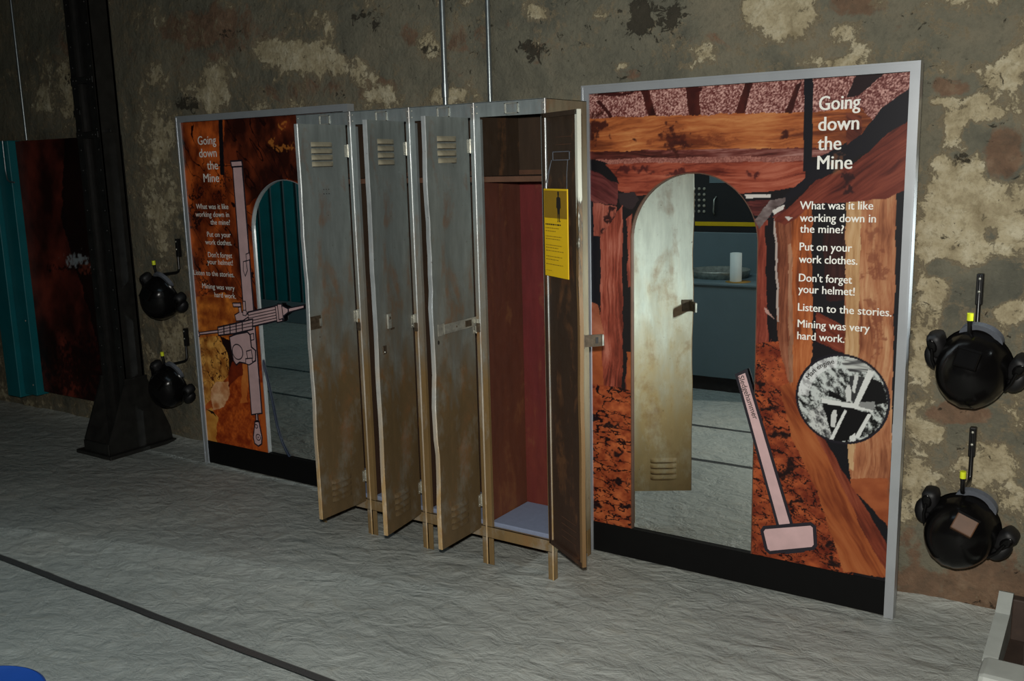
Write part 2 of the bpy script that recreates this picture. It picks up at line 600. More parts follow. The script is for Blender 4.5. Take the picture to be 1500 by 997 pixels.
blobs(base_l, [
    (425, 82, 42, 22, .55), (470, 78, 30, 34, .4), (385, 72, 22, 18, .5), (505, 95, 30, 14, .45), (535, 112, 22, 12, .45), (560, 140, 26, 14, .5), (470, 30, 28, 14, .4),
    (310, 130, 34, 40, .35), (235, 205, 34, 60, .32), (90, 130, 40, 40, .3), (225, 110, 18, 30, .25), (240, 320, 28, 60, .3), (255, 480, 20, 60, .25),
    (628, 66, 16, 22, .55), (655, 140, 22, 14, .5), (690, 130, 16, 20, .4), (780, 12, 16, 18, .6), (815, 20, 26, 9, .4), (880, 22, 10, 8, .5), (855, 68, 14, 6, .5),
    (1152, 20, 48, 36, .75), (1102, 8, 16, 18, .6), (1240, 50, 28, 14, .6), (1258, 70, 22, 12, .6), (1225, 92, 50, 9, .6), (1036, 78, 16, 18, .5), (1008, 100, 14, 6, .5), (911, 98, 10, 6, .7),
    (1375, 145, 20, 8, .7), (1420, 148, 40, 7, .6), (1470, 110, 26, 22, .55), (1495, 60, 20, 40, .45), (1400, 190, 14, 24, .65), (1440, 165, 40, 10, .5), (1378, 240, 20, 26, .6), (1425, 235, 24, 20, .6),
    (1420, 285, 70, 34, .62), (1400, 340, 60, 40, .62), (1370, 380, 26, 50, .55), (1470, 330, 40, 30, .55), (1365, 440, 20, 40, .45), (1352, 520, 20, 40, .45), (1480, 455, 26, 16, .5),
    (1360, 620, 36, 26, .6), (1340, 690, 26, 36, .5), (1450, 680, 36, 36, .6), (1480, 720, 20, 30, .4), (1330, 760, 20, 30, .3), (1400, 590, 60, 8, .4), (1480, 600, 30, 30, .3), (1290, 5, 20, 8, .3)])
blobs(base_l, [(1375, 392, 24, 14, -1.0), (1450, 342, 13, 15, -1.0), (1425, 200, 16, 16, -.9), (1470, 225, 26, 36, -1.0), (1410, 230, 18, 12, -.8), (1395, 125, 34, 16, -1.0), (1445, 420, 44, 26, -.8), (1405, 605, 50, 17, -1.2),
               (1400, 640, 16, 12, -.6), (800, 110, 180, 20, -.3), (980, 130, 90, 20, -.3), (1420, 870, 160, 34, -1.2), (1360, 180, 20, 60, -.5), (1290, 130, 40, 30, -.3), (560, 60, 60, 30, -.25), (1420, 55, 90, 40, -.35)])
blobs(base_b, [
    (555, 130, 30, 18, .6), (440, 130, 70, 22, .35), (340, 50, 80, 36, .3), (1470, 225, 26, 34, .8), (1395, 125, 34, 16, .7), (1405, 605, 50, 16, 1.0), (1260, 8, 48, 16, .6), (920, 108, 22, 12, .6), (1030, 70, 26, 26, .3),
    (600, 50, 14, 20, .5), (690, 60, 30, 30, .4), (1420, 870, 160, 40, .75), (80, 80, 60, 60, .25), (1335, 800, 24, 40, .5), (1470, 810, 40, 50, .5), (790, 75, 30, 20, .3), (1400, 470, 60, 14, .3), (290, 40, 60, 30, .3), (1450, 380, 60, 10, .3)])
blobs(base_d, [
    (535, 22, 22, 5, .6), (518, 32, 4, 12, .5), (550, 38, 5, 12, .5), (785, 76, 20, 18, .4), (770, 66, 14, 10, .4), (960, 26, 38, 32, .5), (935, 25, 14, 30, .5), (990, 20, 10, 30, .4), (335, 48, 18, 9, .5), (350, 70, 10, 8, .4),
    (632, 72, 16, 10, .5), (273, 152, 20, 12, .6), (1410, 232, 16, 10, .5), (1400, 210, 14, 5, .3), (900, 112, 20, 5, .4), (780, 92, 8, 16, .4), (1440, 355, 40, 5, .3), (500, 140, 10, 10, .5), (1455, 182, 22, 5, .3), (1415, 888, 120, 8, .4), (100, 118, 10, 10, .5), (160, 200, 8, 10, .3)])
right = np.clip((P[:, 0] + 0.95) / 0.3, 0, 1) * np.clip((P[:, 2] - 0.15) / 0.3, 0, 1)
base_l += right * (0.24 + 0.5 * (fbm(P[:, 0] * 4.5, P[:, 2] * 5.5, 141) - 0.45))
left = np.clip((-3.3 - P[:, 0]) / 0.5, 0, 1)
base_l += left * (0.10 + 0.45 * (fbm(P[:, 0] * 4.0, P[:, 2] * 4.0, 151) - 0.45))
set_color(wall, 'patch', np.stack([np.clip(base_l, 0, 1), np.clip(base_b, 0, 1), np.clip(base_d, 0, 1), np.ones(len(P))], -1))

us = np.arange(-8.6, 2.6 + .001, 0.026)
ws = np.arange(-3.9, 0.32, 0.020)


def floor_fn(X, Y):
    h = 0.010 * (fbm(X * 5 + Y * 1.5, Y * 9 - X * 1.0, 21, 4) - 0.5) + 0.006 * (fbm(X * 15, Y * 24, 33, 3) - 0.5)
    g = np.minimum(np.abs(Y + 1.322), np.abs(Y + 1.95))
    h = h * np.clip((g - 0.012) / 0.02, 0.1, 1)
    cove = np.clip((Y - 0.06) / 0.2, 0, 1) ** 2 * 0.05
    return X, Y, h - 0.001 + cove


flo, P = grid_mesh('floor', us, ws, floor_fn, 'floor')
tag(flo, kind='structure')


def struct(name, mb, mats):
    return tag(mb.build(name, mats), kind='structure')


struct('ceiling', MB().box(-8.6, 2.6, -3.95, 0.3, 3.38, 3.46), 'ceil')
struct('wall_left', MB().box(-8.7, -8.6, -3.95, 0.3, -0.05, 3.4), 'darkwall')
struct('wall_right', MB().box(2.6, 2.7, -3.95, 0.3, -0.05, 3.4), 'darkwall')
struct('wall_front', MB().box(-8.6, 2.6, -3.95, -3.85, -0.05, 3.4), 'darkwall')

# ================================================================== display panels
XR0, XR1, XL0, XL1, HP = -1.9226, -0.7169, -4.3309, -3.1218, 1.8603
PW = 1.2075
FR = 0.031                                                   # width of the aluminium frame
KICK = 0.128                                                 # top of the black kick board
ARCH_A, ARCH_B, ARCH_S = 0.205, 0.696, 1.281                 # arch of the mirror: left, right, springing height


def poly_mask(U, V, poly):
    m = np.zeros(U.shape, bool)
    n = len(poly)
    j = n - 1
    for i in range(n):
        (xi, yi), (xj, yj) = poly[i], poly[j]
        if yi != yj:
            m ^= ((yi > V) != (yj > V)) & (U < (xj - xi) * (V - yi) / (yj - yi) + xi)
        j = i
    return m


class Paint:
    """paints the printed picture on the points of the print, in sRGB"""

    def __init__(self, P):
        self.U, self.V = to_px(P)
        self.x, self.z = P[:, 0], P[:, 2]
        self.c = np.zeros((len(P), 3))
        w1, w2 = fbm(self.x * 22, self.z * 22, 5, 4) - 0.5, fbm(self.x * 22, self.z * 22, 8, 4) - 0.5
        self.Uw, self.Vw = self.U + 5 * w1, self.V + 5 * w2
        self.k1, self.k2 = 2.6 * (fbm(self.x * 45, self.z * 45, 25, 4) - 0.5), 2.6 * (fbm(self.x * 45, self.z * 45, 28, 4) - 0.5)

    def mask(self, poly, rough=True):
        return poly_mask(self.Uw if rough else self.U, self.Vw if rough else self.V, poly)

    def put(self, m, col):
        self.c[m] = col[m] if isinstance(col, np.ndarray) and col.ndim == 2 and len(col) == len(self.c) else col

    def flat(self, poly, col, rough=True):
        m = self.mask(poly, rough)
        self.c[m] = np.array(col) / 255.0

    def tex(self, poly, c0, c1, field, rough=True, amt=1.0):
        m = self.mask(poly, rough)
        t = np.clip(field[m], 0, 1)[:, None] * amt
        self.c[m] = (np.array(c0) * (1 - t) + np.array(c1) * t) / 255.0
        return m

    def wood(self, poly, dark, mid, light, ang, seed=1, sc=1.0, rough=True):
        """timber: grain runs along ang (radians from +x in the panel)"""
        m = self.mask(poly, rough)
        a = self.x[m] * math.cos(ang) + self.z[m] * math.sin(ang)
        b = -self.x[m] * math.sin(ang) + self.z[m] * math.cos(ang)
        wob = fbm(a * 5, b * 9, seed + 50, 3) * 0.05
        g = fbm(a * 6 * sc, (b + wob) * 110 * sc, seed, 4, 0.7)
        big = fbm(a * 6, b * 12, seed + 9, 3)
        t = np.clip((g - 0.5) * 1.3 + (big - 0.5) * 1.1 + 0.5 + 0.14 * (fbm(a * 60, b * 200, seed + 4, 2) - 0.5), 0, 1)[:, None]
        d, mi, li = (np.array(k) / 255.0 for k in (dark, mid, light))
        self.c[m] = np.where(t < 0.5, d + (mi - d) * t * 2, mi + (li - mi) * (t - 0.5) * 2)

    def knot(self, u, v, ru, rv, col, amt=0.9):
        d = ((self.U + self.k1 * max(ru, rv) - u) / ru) ** 2 + ((self.V + self.k2 * (rv + 4) - v) / rv) ** 2
        k = (amt * np.exp(-d * d * d))[:, None]
        self.c = self.c * (1 - k) + np.array(col) / 255.0 * k

    def cracks(self, m, sx, sz, seed, col, thr=0.035, shear=0.0):
        n = fbm(self.x * sx + self.z * shear, self.z * sz, seed, 4, 0.6)
        k = m & (np.abs(n - 0.5) < thr * (0.4 + 1.2 * fbm(self.x * 9, self.z * 9, seed + 3, 2)))
        self.c[k] = np.array(col) / 255.0

    def linear(self, sat=1.0, gain=1.0):
        g = self.c.mean(1, keepdims=True)
        s = np.clip((g + (self.c - g) * sat) * gain, 0, 1)
        return np.where(s <= 0.04045, s / 12.92, ((s + 0.055) / 1.055) ** 2.4)


def paint_right(P, x0):
    p = Paint(P)
    ALL = [(700, 0), (1500, 0), (1500, 997), (700, 997)]
    gran = fbm(p.x * 260, p.z * 260, 4, 2)
    soil = fbm(p.x * 22, p.z * 30, 14, 5)
    p.flat(ALL, (28, 22, 24))
    # speckled roof between the rafters
    p.tex([(850, 100), (1345, 80), (1345, 180), (850, 182)], (108, 44, 40), (240, 182, 168), (gran - 0.5) * 2.2 + 0.42 + 0.5 * (fbm(p.x * 8, p.z * 8, 2, 3) - 0.5))
    for q in ([(934, 118), (946, 118), (962, 172), (950, 172)], [(1003, 112), (1024, 112), (1026, 172), (1010, 172)], [(1094, 112), (1104, 112), (1088, 170), (1076, 170)], [(1166, 126), (1176, 120), (1158, 168), (1148, 168)]):
        p.tex(q, (44, 14, 14), (110, 40, 30), fbm(p.x * 40, p.z * 20, 6, 3))
    for q in ([(866, 139), (900, 142), (925, 138), (932, 132), (912, 136), (880, 136)], [(878, 146), (898, 172), (892, 172), (872, 148)], [(1014, 130), (1030, 128), (1028, 134), (1016, 136)]):
        p.flat(q, (70, 22, 20))
    # first cross beam
    p.wood([(858, 173), (1180, 164), (1262, 158), (1290, 190), (1240, 225), (1178, 224), (858, 230)], (120, 52, 26), (196, 100, 46), (228, 142, 76), 0.02, 3)
    p.wood([(858, 222), (1180, 216), (1235, 214), (1232, 228), (858, 233)], (60, 20, 16), (120, 52, 44), (190, 130, 118), 0.0, 5)
    for q in ((872, 186, 16, 16), (985, 204, 15, 16), (996, 210, 12, 7), (929, 208, 3, 3), (1150, 196, 5, 4)):
        p.knot(*q, (70, 26, 20), 0.95)
    p.knot(1010, 205, 60, 4, (120, 46, 24), 0.5)
    p.tex([(870, 233), (1180, 228), (1180, 238), (900, 244), (884, 236)], (120, 54, 46), (214, 140, 122), gran)
    # second cross beam
    p.wood([(884, 240), (1180, 236), (1180, 262), (1160, 288), (1080, 284), (930, 286), (905, 280)], (96, 28, 20), (170, 70, 46), (202, 104, 76), 0.03, 8)
    for q in ((945, 249, 14, 5), (1108, 255, 10, 4), (912, 248, 10, 6), (1000, 254, 22, 5)):
        p.knot(*q, (70, 20, 22), 0.8)
    # dark corner and the prop heads on the left
    p.flat([(855, 233), (884, 236), (904, 262), (908, 272), (880, 256), (855, 246)], (22, 20, 24))
    p.wood([(855, 246), (878, 254), (906, 270), (904, 300), (862, 296), (855, 290)], (66, 22, 24), (112, 46, 46), (140, 70, 64), -0.5, 12)
    p.wood([(868, 297), (904, 302), (900, 348), (870, 346)], (110, 44, 36), (176, 84, 66), (206, 122, 104), 1.5, 14)
    p.knot(893, 318, 8, 14, (40, 14, 18), 0.9)
    p.flat([(855, 290), (868, 296), (870, 346), (881, 347), (884, 450), (855, 450)], (24, 24, 32))
    p.wood([(880, 345), (912, 300), (920, 560), (918, 585), (884, 582), (879, 500)], (96, 32, 24), (162, 66, 48), (204, 116, 96), 1.55, 16)
    p.flat([(912, 303), (926, 308), (926, 520), (918, 520), (916, 585), (912, 585)], (26, 22, 28))
    p.wood([(918, 320), (926, 312), (926, 420), (920, 420)], (110, 44, 36), (170, 76, 58), (200, 110, 90), 1.55, 17)
    p.tex([(862, 440), (876, 446), (884, 490), (862, 490)], (150, 70, 42), (216, 130, 96), soil)
    p.tex([(918, 516), (930, 516), (930, 575), (918, 580)], (150, 66, 30), (220, 116, 56), soil)
    p.flat([(905, 284), (930, 282), (936, 292), (926, 306), (908, 300)], (54, 40, 44))
    p.tex([(855, 490), (880, 490), (884, 575), (855, 575)], (150, 62, 28), (214, 110, 56), soil)
    # cracked ground left of the mirror
    m = p.tex([(855, 560), (930, 572), (930, 830), (855, 830)], (146, 52, 24), (224, 112, 56), (soil - 0.5) * 1.6 + 0.5 + 0.8 * (fbm(p.x * 60, p.z * 60, 15, 3) - 0.5))
    p.cracks(m, 12, 26, 31, (52, 16, 14), 0.018, 8)
    p.cracks(m, 7, 18, 37, (34, 12, 16), 0.022, 4)
    for q in ((905, 664, 10, 4), (908, 706, 11, 4), (872, 742, 12, 5), (895, 778, 11, 7), (868, 614, 8, 6), (900, 625, 14, 4), (915, 745, 9, 4)):
        p.knot(*q, (28, 14, 20), 0.95)
    # right of the mirror: far props, gaps and boards
    p.flat([(1090, 284), (1345, 250), (1345, 900), (1090, 900)], (26, 22, 26))
    p.wood([(1080, 296), (1150, 292), (1150, 320), (1085, 312)], (60, 22, 22), (110, 46, 42), (140, 66, 56), 0.0, 20)
    p.flat([(1092, 286), (1130, 284), (1130, 289), (1094, 291)], (222, 214, 206))
    p.wood([(1102, 320), (1124, 318), (1128, 420), (1130, 560), (1098, 560)], (80, 26, 20), (142, 54, 38), (184, 86, 62), 1.55, 22)
    p.flat([(1120, 330), (1134, 326), (1138, 455), (1126, 510)], (26, 20, 24))
    p.wood([(1134, 318), (1160, 316), (1162, 590), (1142, 590), (1138, 450)], (104, 46, 28), (156, 84, 54), (190, 118, 86), 1.56, 24)
    p.flat([(1133, 320), (1136, 320), (1142, 470), (1139, 470)], (190, 170, 160))
    p.wood([(1160, 306), (1192, 300), (1190, 560), (1178, 600), (1158, 578)], (122, 52, 24), (190, 92, 40), (220, 128, 70), 1.56, 26)
    p.wood([(1154, 360), (1160, 356), (1162, 560), (1156, 560)], (150, 96, 68), (186, 126, 92), (210, 160, 126), 1.56, 27)
    p.flat([(1190, 296), (1242, 296), (1240, 520), (1190, 520)], (26, 24, 28))
    p.wood([(1205, 340), (1240, 330), (1240, 440), (1210, 440)], (40, 18, 18), (58, 26, 24), (74, 36, 32), 1.56, 28)
    p.wood([(1194, 455), (1240, 480), (1240, 525), (1196, 500)], (60, 20, 16), (120, 44, 28), (160, 70, 44), -0.5, 29)
    p.flat([(1196, 500), (1240, 520), (1240, 560), (1180, 560)], (26, 22, 26))
    # pale split prop on the far right
    p.wood([(1240, 290), (1314, 284), (1312, 430), (1306, 640), (1304, 776), (1296, 770), (1240, 690), (1236, 500)], (128, 62, 36), (196, 118, 74), (226, 166, 114), 1.6, 32, 0.8)
    p.wood([(1240, 292), (1262, 290), (1256, 560), (1250, 690), (1236, 680)], (176, 118, 66), (216, 164, 108), (232, 190, 138), 1.6, 33, 0.7)
    for q in ((1280, 390, 8, 26), (1284, 468, 6, 20), (1276, 345, 7, 12), (1285, 505, 5, 14)):
        p.knot(*q, (150, 76, 48), 0.7)
    p.tex([(1234, 700), (1300, 700), (1304, 776), (1240, 720)], (150, 62, 28), (206, 108, 56), soil)
    p.flat([(1314, 250), (1345, 250), (1318, 850), (1300, 850), (1306, 640)], (26, 26, 32))
    # leaning beam across the upper right
    p.flat([(1345, 120), (1345, 172), (1248, 236), (1190, 268), (1150, 300), (1130, 318), (1120, 310), (1178, 262), (1190, 236), (1232, 214), (1262, 196), (1290, 160), (1316, 140)], (26, 24, 32))
    p.wood([(1345, 168), (1345, 270), (1300, 290), (1240, 296), (1192, 300), (1150, 330), (1132, 322), (1160, 300), (1195, 264), (1252, 240), (1300, 196)], (74, 24, 20), (122, 46, 32), (152, 66, 46), -2.5, 36)
    p.knot(1240, 262, 7, 18, (46, 18, 20), 0.9)
    p.knot(1226, 240, 10, 12, (160, 96, 60), 0.6)
    p.flat([(1256, 105), (1300, 104), (1290, 112), (1256, 140), (1240, 142)], (40, 22, 26))
    p.wood([(1240, 165), (1262, 170), (1262, 195), (1240, 214)], (70, 24, 18), (120, 52, 34), (150, 72, 46), -0.6, 38)
    p.tex([(1106, 322), (1128, 294), (1152, 288), (1150, 296), (1130, 312), (1112, 336)], (70, 52, 50), (176, 160, 158), fbm(p.x * 30, p.z * 60, 44, 3))
    p.flat([(1132, 308), (1150, 299), (1148, 306), (1134, 314)], (226, 218, 210))
    p.flat([(1150, 318), (1162, 317), (1156, 323)], (220, 210, 202))
    p.flat([(1119, 448), (1126, 452), (1134, 466), (1122, 456)], (200, 150, 136))
    # dirt at the lower right
    m = p.tex([(1092, 505), (1140, 500), (1160, 580), (1250, 830), (1250, 860), (1092, 860)], (126, 40, 20), (208, 94, 44), (soil - 0.5) * 1.8 + 0.5 + 0.8 * (fbm(p.x * 60, p.z * 60, 16, 3) - 0.5))
    p.cracks(m, 14, 18, 61, (40, 14, 14), 0.020, 14)
    p.cracks(m, 30, 40, 67, (60, 22, 16), 0.016, 26)
    for q in ((1128, 600, 10, 5), (1142, 636, 12, 5), (1150, 690, 8, 12), (1166, 735, 10, 4), (1215, 800, 10, 6), (1220, 825, 10, 6), (1112, 560, 10, 4)):
        p.knot(*q, (30, 14, 16), 0.95)
    p.knot(1220, 722, 20, 3, (46, 20, 18), 0.7)
    # black gap and the long rail leaning down to the corner
    p.flat([(1182, 600), (1240, 640), (1246, 712), (1300, 770), (1312, 850), (1290, 800), (1230, 700)], (22, 22, 28))
    p.wood([(1142, 566), (1156, 560), (1180, 600), (1300, 806), (1300, 846), (1236, 838), (1196, 720), (1160, 640)], (136, 54, 24), (186, 90, 40), (208, 114, 58), -1.05, 72, 0.6)
    p.wood([(1172, 590), (1182, 600), (1304, 806), (1302, 838), (1280, 808), (1240, 728)], (96, 34, 22), (146, 58, 34), (172, 82, 52), -1.05, 74)
    p.flat([(1308, 620), (1318, 618), (1312, 650), (1306, 648)], (200, 196, 200))
    # black stripe beside the title
    p.flat([(1178.5, 90), (1191.5, 90), (1189.5, 251), (1176.5, 251)], (24, 24, 32), False)
    # round old photograph
    lx, lz = p.x - x0 - 1.005, p.z - 0.755
    rr = np.hypot(lx, lz)
    disc = rr < 0.150
    g = fbm(p.x * 70 + p.z * 60, p.z * 30 - p.x * 34, 80, 6, 0.72)
    v = np.clip((g - 0.5) * 4.0 + 0.72 - 0.9 * np.clip((p.x - x0 - 1.0) * 3.0 - 0.1, 0, 0.5), 0.04, 0.92)
    pal = np.stack([v * 0.93, v * 0.96, v * 0.94], -1)
    keep = p.c.copy()
    p.c[disc] = pal[disc]
    band = disc & (rr > 0.112) & (lx < -0.02) & (lz > 0.0)
    p.c[band] = (0.62 + 0.38 * p.c[band])
    K, WH = (14, 14, 16), (240, 243, 238)
    stripes = np.clip((fbm(p.x * 12, p.z * 150, 83, 3) - 0.5) * 4 + 0.45, 0, 1)
    p.tex([(1232, 532), (1250, 520), (1275, 535), (1280, 545), (1245, 545)], (60, 60, 62), (215, 218, 212), stripes)
    p.flat([(1245, 550), (1268, 552), (1256, 590), (1243, 585)], (60, 60, 62), False)
    p.flat([(1272, 552), (1292, 560), (1300, 590), (1284, 592), (1258, 588)], K, False)
    p.flat([(1206, 590), (1240, 594), (1262, 602), (1275, 604), (1262, 640), (1225, 648), (1200, 622)], K, False)
    p.tex([(1186, 600), (1206, 592), (1220, 640), (1190, 640)], (60, 60, 62), WH, v)
    p.flat([(1214, 570), (1238, 584), (1250, 592), (1214, 580)], K, False)
    p.flat([(1203, 583), (1280, 596), (1279, 603), (1204, 590)], WH, False)
    p.flat([(1250, 589), (1282, 588), (1280, 601), (1260, 596)], (150, 152, 150), False)
    p.flat([(1272, 541), (1281, 545), (1257, 594), (1250, 592)], WH, False)
    p.flat([(1237, 600), (1241, 601), (1220, 645), (1215, 643)], WH, False)
    p.flat([(1271, 606), (1277, 606), (1258, 642), (1252, 640)], WH, False)
    for q in ([(1241, 564), (1245, 564), (1247, 572), (1246, 588), (1240, 588), (1238, 572)], [(1221, 600), (1225, 600), (1226, 608), (1223, 626), (1217, 624), (1217, 608)], [(1252, 548), (1258, 550), (1252, 576), (1248, 572)]):
        p.flat(q, (226, 228, 224), False)
    p.flat([(1244, 640), (1252, 634), (1254, 646), (1246, 648)], WH, False)
    p.c[~disc] = keep[~disc]
    ring = (rr >= 0.150) & (rr < 0.1585)
    p.c[ring] = np.array((34, 30, 40)) / 255.0
    return p.linear(0.86, 0.87)


def paint_left(P, x0):
    p = Paint(P)
    n = fbm(p.x * 14, p.z * 9, 5, 5)
    soil = fbm(p.x * 24, p.z * 24, 7, 5)
    fine = fbm(p.x * 90, p.z * 90, 9, 3)
    ALL = [(100, 0), (700, 0), (700, 900), (100, 900)]
    p.tex(ALL, (92, 34, 14), (206, 98, 40), (n - 0.5) * 2.4 + 0.45)
    p.tex([(330, 130), (560, 130), (560, 300), (420, 262), (375, 290), (340, 320), (326, 250)], (46, 18, 12), (122, 52, 28), (n - 0.5) * 2.4 + 0.35)
    p.tex([(330, 240), (345, 240), (368, 440), (340, 440)], (70, 26, 12), (170, 76, 32), (n - 0.5) * 2 + 0.4)
    for q in ((415, 216, 14, 4), (412, 186, 6, 5), (398, 210, 5, 5)):
        p.knot(*q, (206, 130, 54), 0.7)
    m = p.mask(ALL)
    p.cracks(m & (p.V < 460), 7, 4, 21, (34, 12, 10), 0.012, 5)
    for q in ((283, 290, 4, 26), (286, 325, 5, 12), (292, 400, 3, 30), (300, 430, 3, 20), (325, 280, 3, 30)):
        p.knot(*q, (30, 12, 12), 0.85)
    # ochre lumps of ore
    p.tex([(262, 440), (330, 428), (362, 450), (350, 520), (284, 490)], (140, 62, 24), (224, 130, 48), (soil - 0.5) * 2 + 0.55)
    m = p.tex([(276, 496), (318, 492), (334, 515), (337, 545), (318, 575), (300, 596), (286, 600)], (150, 84, 30), (236, 172, 84), (soil - 0.5) * 2 + 0.6)
    p.cracks(m, 18, 18, 25, (84, 40, 18), 0.02, 4)
    p.flat([(320, 490), (340, 500), (345, 545), (334, 560), (336, 525)], (34, 16, 14))
    p.tex([(334, 545), (352, 505), (372, 540), (362, 640), (338, 620)], (84, 22, 14), (150, 58, 24), soil)
    m = p.tex([(340, 560), (392, 520), (400, 690), (300, 690), (310, 610)], (140, 48, 16), (214, 104, 38), (soil - 0.5) * 1.6 + (fine - 0.5) + 0.5)
    p.tex([(356, 530), (366, 525), (362, 590), (352, 590)], (190, 90, 34), (224, 140, 66), soil)
    m = p.tex([(308, 570), (318, 558), (334, 560), (337, 576), (328, 596), (312, 602)], (190, 110, 60), (244, 196, 150), (soil - 0.5) * 2 + 0.55)
    m = p.tex([(294, 604), (310, 598), (320, 612), (316, 640), (322, 655), (296, 650)], (180, 104, 34), (240, 178, 84), soil)
    p.flat([(300, 597), (312, 606), (318, 612), (314, 604)], (34, 14, 12))
    # plain orange border of the print near the mirror
    p.tex([(380, 560), (396, 560), (402, 690), (384, 690)], (176, 80, 28), (206, 104, 40), n)
    p.flat([(318.5, 130), (324.5, 130), (328.5, 256), (322.5, 256)], (26, 22, 26), False)
    return p.linear()


def arch_hole(a, b):
    c, r = (a + b) / 2, (b - a) / 2
    return lambda X, Z: (Z < ARCH_S) & (X > a) & (X < b) | (np.hypot(X - c, Z - ARCH_S) < r)


def display_panel(x0, label, mirrored, painter):
    t = thing('display_panel', (x0, 0, 0), label, 'display panel', 'mine display panels')
    a, b = (PW - ARCH_B, PW - ARCH_A) if mirrored else (ARCH_A, ARCH_B)
    # board behind the print, with the arch left open: two stiles, the head in slices
    hole = arch_hole(a, b)
    # print
    us = np.arange(FR, PW - FR + 1e-6, 0.0026)
    us = np.concatenate([us, [PW - FR]])
    ws = np.arange(KICK, HP - FR + 1e-6, 0.0028)
    pr, P = grid_mesh('picture_print', us, ws, lambda U, Z: (U, U * 0 - 0.0, Z), 'print', False, lambda X, Z: ~hole(X, Z))
    pr.parent = t
    P = P + np.array([x0, 0, 0])
    set_color(pr, 'Col', np.concatenate([painter(P, x0), np.ones((len(P), 1))], 1))
    # cut edge of the board around the mirror
    c, r = (a + b) / 2, (b - a) / 2
    path = [(a, KICK), (a, ARCH_S)] + [(c - r * math.cos(q), ARCH_S + r * math.sin(q)) for q in np.linspace(0.03, PI - 0.03, 48)] + [(b, ARCH_S), (b, KICK)]
    mb = MB()
    for (xa, za), (xb, zb) in zip(path[:-1], path[1:]):
        mb.add([(xa, -0.001, za), (xb, -0.001, zb), (xb, 0.012, zb), (xa, 0.012, za)], [(0, 1, 2, 3)], 0)
        n = Vector((zb - za, 0, -(xb - xa))).normalized() * -0.0035
        mb.add([(xa, -0.001, za), (xb, -0.001, zb), (xb + n.x, -0.001, zb + n.z), (xa + n.x, -0.001, za + n.z)], [(0, 1, 2, 3)], 0)
    mb.build('mirror_rim', 'shelfmat' if not mirrored else 'alu', t)
    mb = MB().prism([(a - .01, KICK)] + [(c - (r + .01) * math.cos(q), ARCH_S + (r + .01) * math.sin(q)) for q in np.linspace(0, PI, 40)] + [(b + .01, KICK)], 0.011, 0.016)
    tag(mb.build('mirror', 'mirror', t), 'arched mirror set into the panel')
    mb = MB().box(0.004, PW - 0.004, 0.018, 0.030, 0.006, HP - 0.004)
    mb.build('backing_board', 'black', t)
    mb = MB().box(FR, PW - FR, -0.002, 0.016, 0.004, KICK)
    mb.build('kick_board', 'black', t)
    # mitred aluminium frame
    mb = MB()
    o, i = [(0, 0.0), (PW, 0.0), (PW, HP), (0, HP)], [(FR, 0.0), (PW - FR, 0.0), (PW - FR, HP - FR), (FR, HP - FR)]
    for k in (1, 2, 3):
        k2 = (k + 1) % 4
        ring = [o[k], o[k2], i[k2], i[k]]
        mb.prism(ring, -0.008, 0.033)
        # slim raised lip along the outer edge
        q = 0.22
        mid = [tuple(np.array(o[j]) * (1 - q) + np.array(i[j]) * q) for j in (k2, k)]
        mb.prism([o[k], o[k2], mid[0], mid[1]], -0.010, -0.008)
    mb.build('frame', 'alu', t)
    return t


right_panel = display_panel(XR0, 'aluminium framed picture panel of red timbered mine tunnel with sledgehammer and arched mirror', False, paint_right)
left_panel = display_panel(XL0, 'aluminium framed picture panel of orange rock with drill drawing, left of the lockers', True, paint_left)


# ------------------------------------------------------------------ lettering
def glyphs(s, weight=0.012, ext=0.001):
    cu = bpy.data.curves.new('txt', 'FONT')
    cu.body = s
    cu.size = 1.0
    cu.offset = weight
    cu.resolution_u = 3
    o = bpy.data.objects.new('txt', cu)
    C.objects.link(o)
    bpy.context.view_layer.update()
    me = bpy.data.meshes.new_from_object(o.evaluated_get(bpy.context.evaluated_depsgraph_get()))
    bpy.data.objects.remove(o)
    v = np.array([w.co[:2] for w in me.vertices])
    f = [tuple(p.vertices) for p in me.polygons]
    bpy.data.meshes.remove(me)
    return v, f


CAPH = float(np.ptp(glyphs('H')[0][:, 1]))


def put_text(mb, s, x0, x1, zb, cap, y, ang=0.0, weight=0.012, m=0):
    """one line of lettering between x0 and x1 on baseline zb, cap height cap"""
    v, f = glyphs(s, weight)
    sx = (x1 - x0) / np.ptp(v[:, 0])
    X = (v[:, 0] - v[:, 0].min()) * sx
    Z = v[:, 1] * cap / CAPH
    if ang:
        X, Z = X * math.cos(ang) - Z * math.sin(ang), X * math.sin(ang) + Z * math.cos(ang)
    mb.add([(x0 + a, y, zb + b) for a, b in zip(X, Z)], f, m)


def lines_part(name, parent, x0, rows, cap, mat='white', weight=0.012):
    """rows: text, left px, baseline px, right px, baseline px at the right - all on the face of the panel"""
    mb = MB()
    mb.keep = True
    for s, ul, ur, v in rows:
        a, b = at((ul), v), at(ur, v)
        za = at((ul + ur) / 2, v)[2]
        for dx in ((-1, 0, 1) if weight > 0.015 else (-0.5, 0.5)):
            put_text(mb, s, a[0] - x0 + dx * 0.0013, b[0] - x0 + dx * 0.0013, za, cap, -0.0016 - 0.0005 * dx, 0, 0.0)
    # faces towards the room
    return mb.build(name, mat, parent)


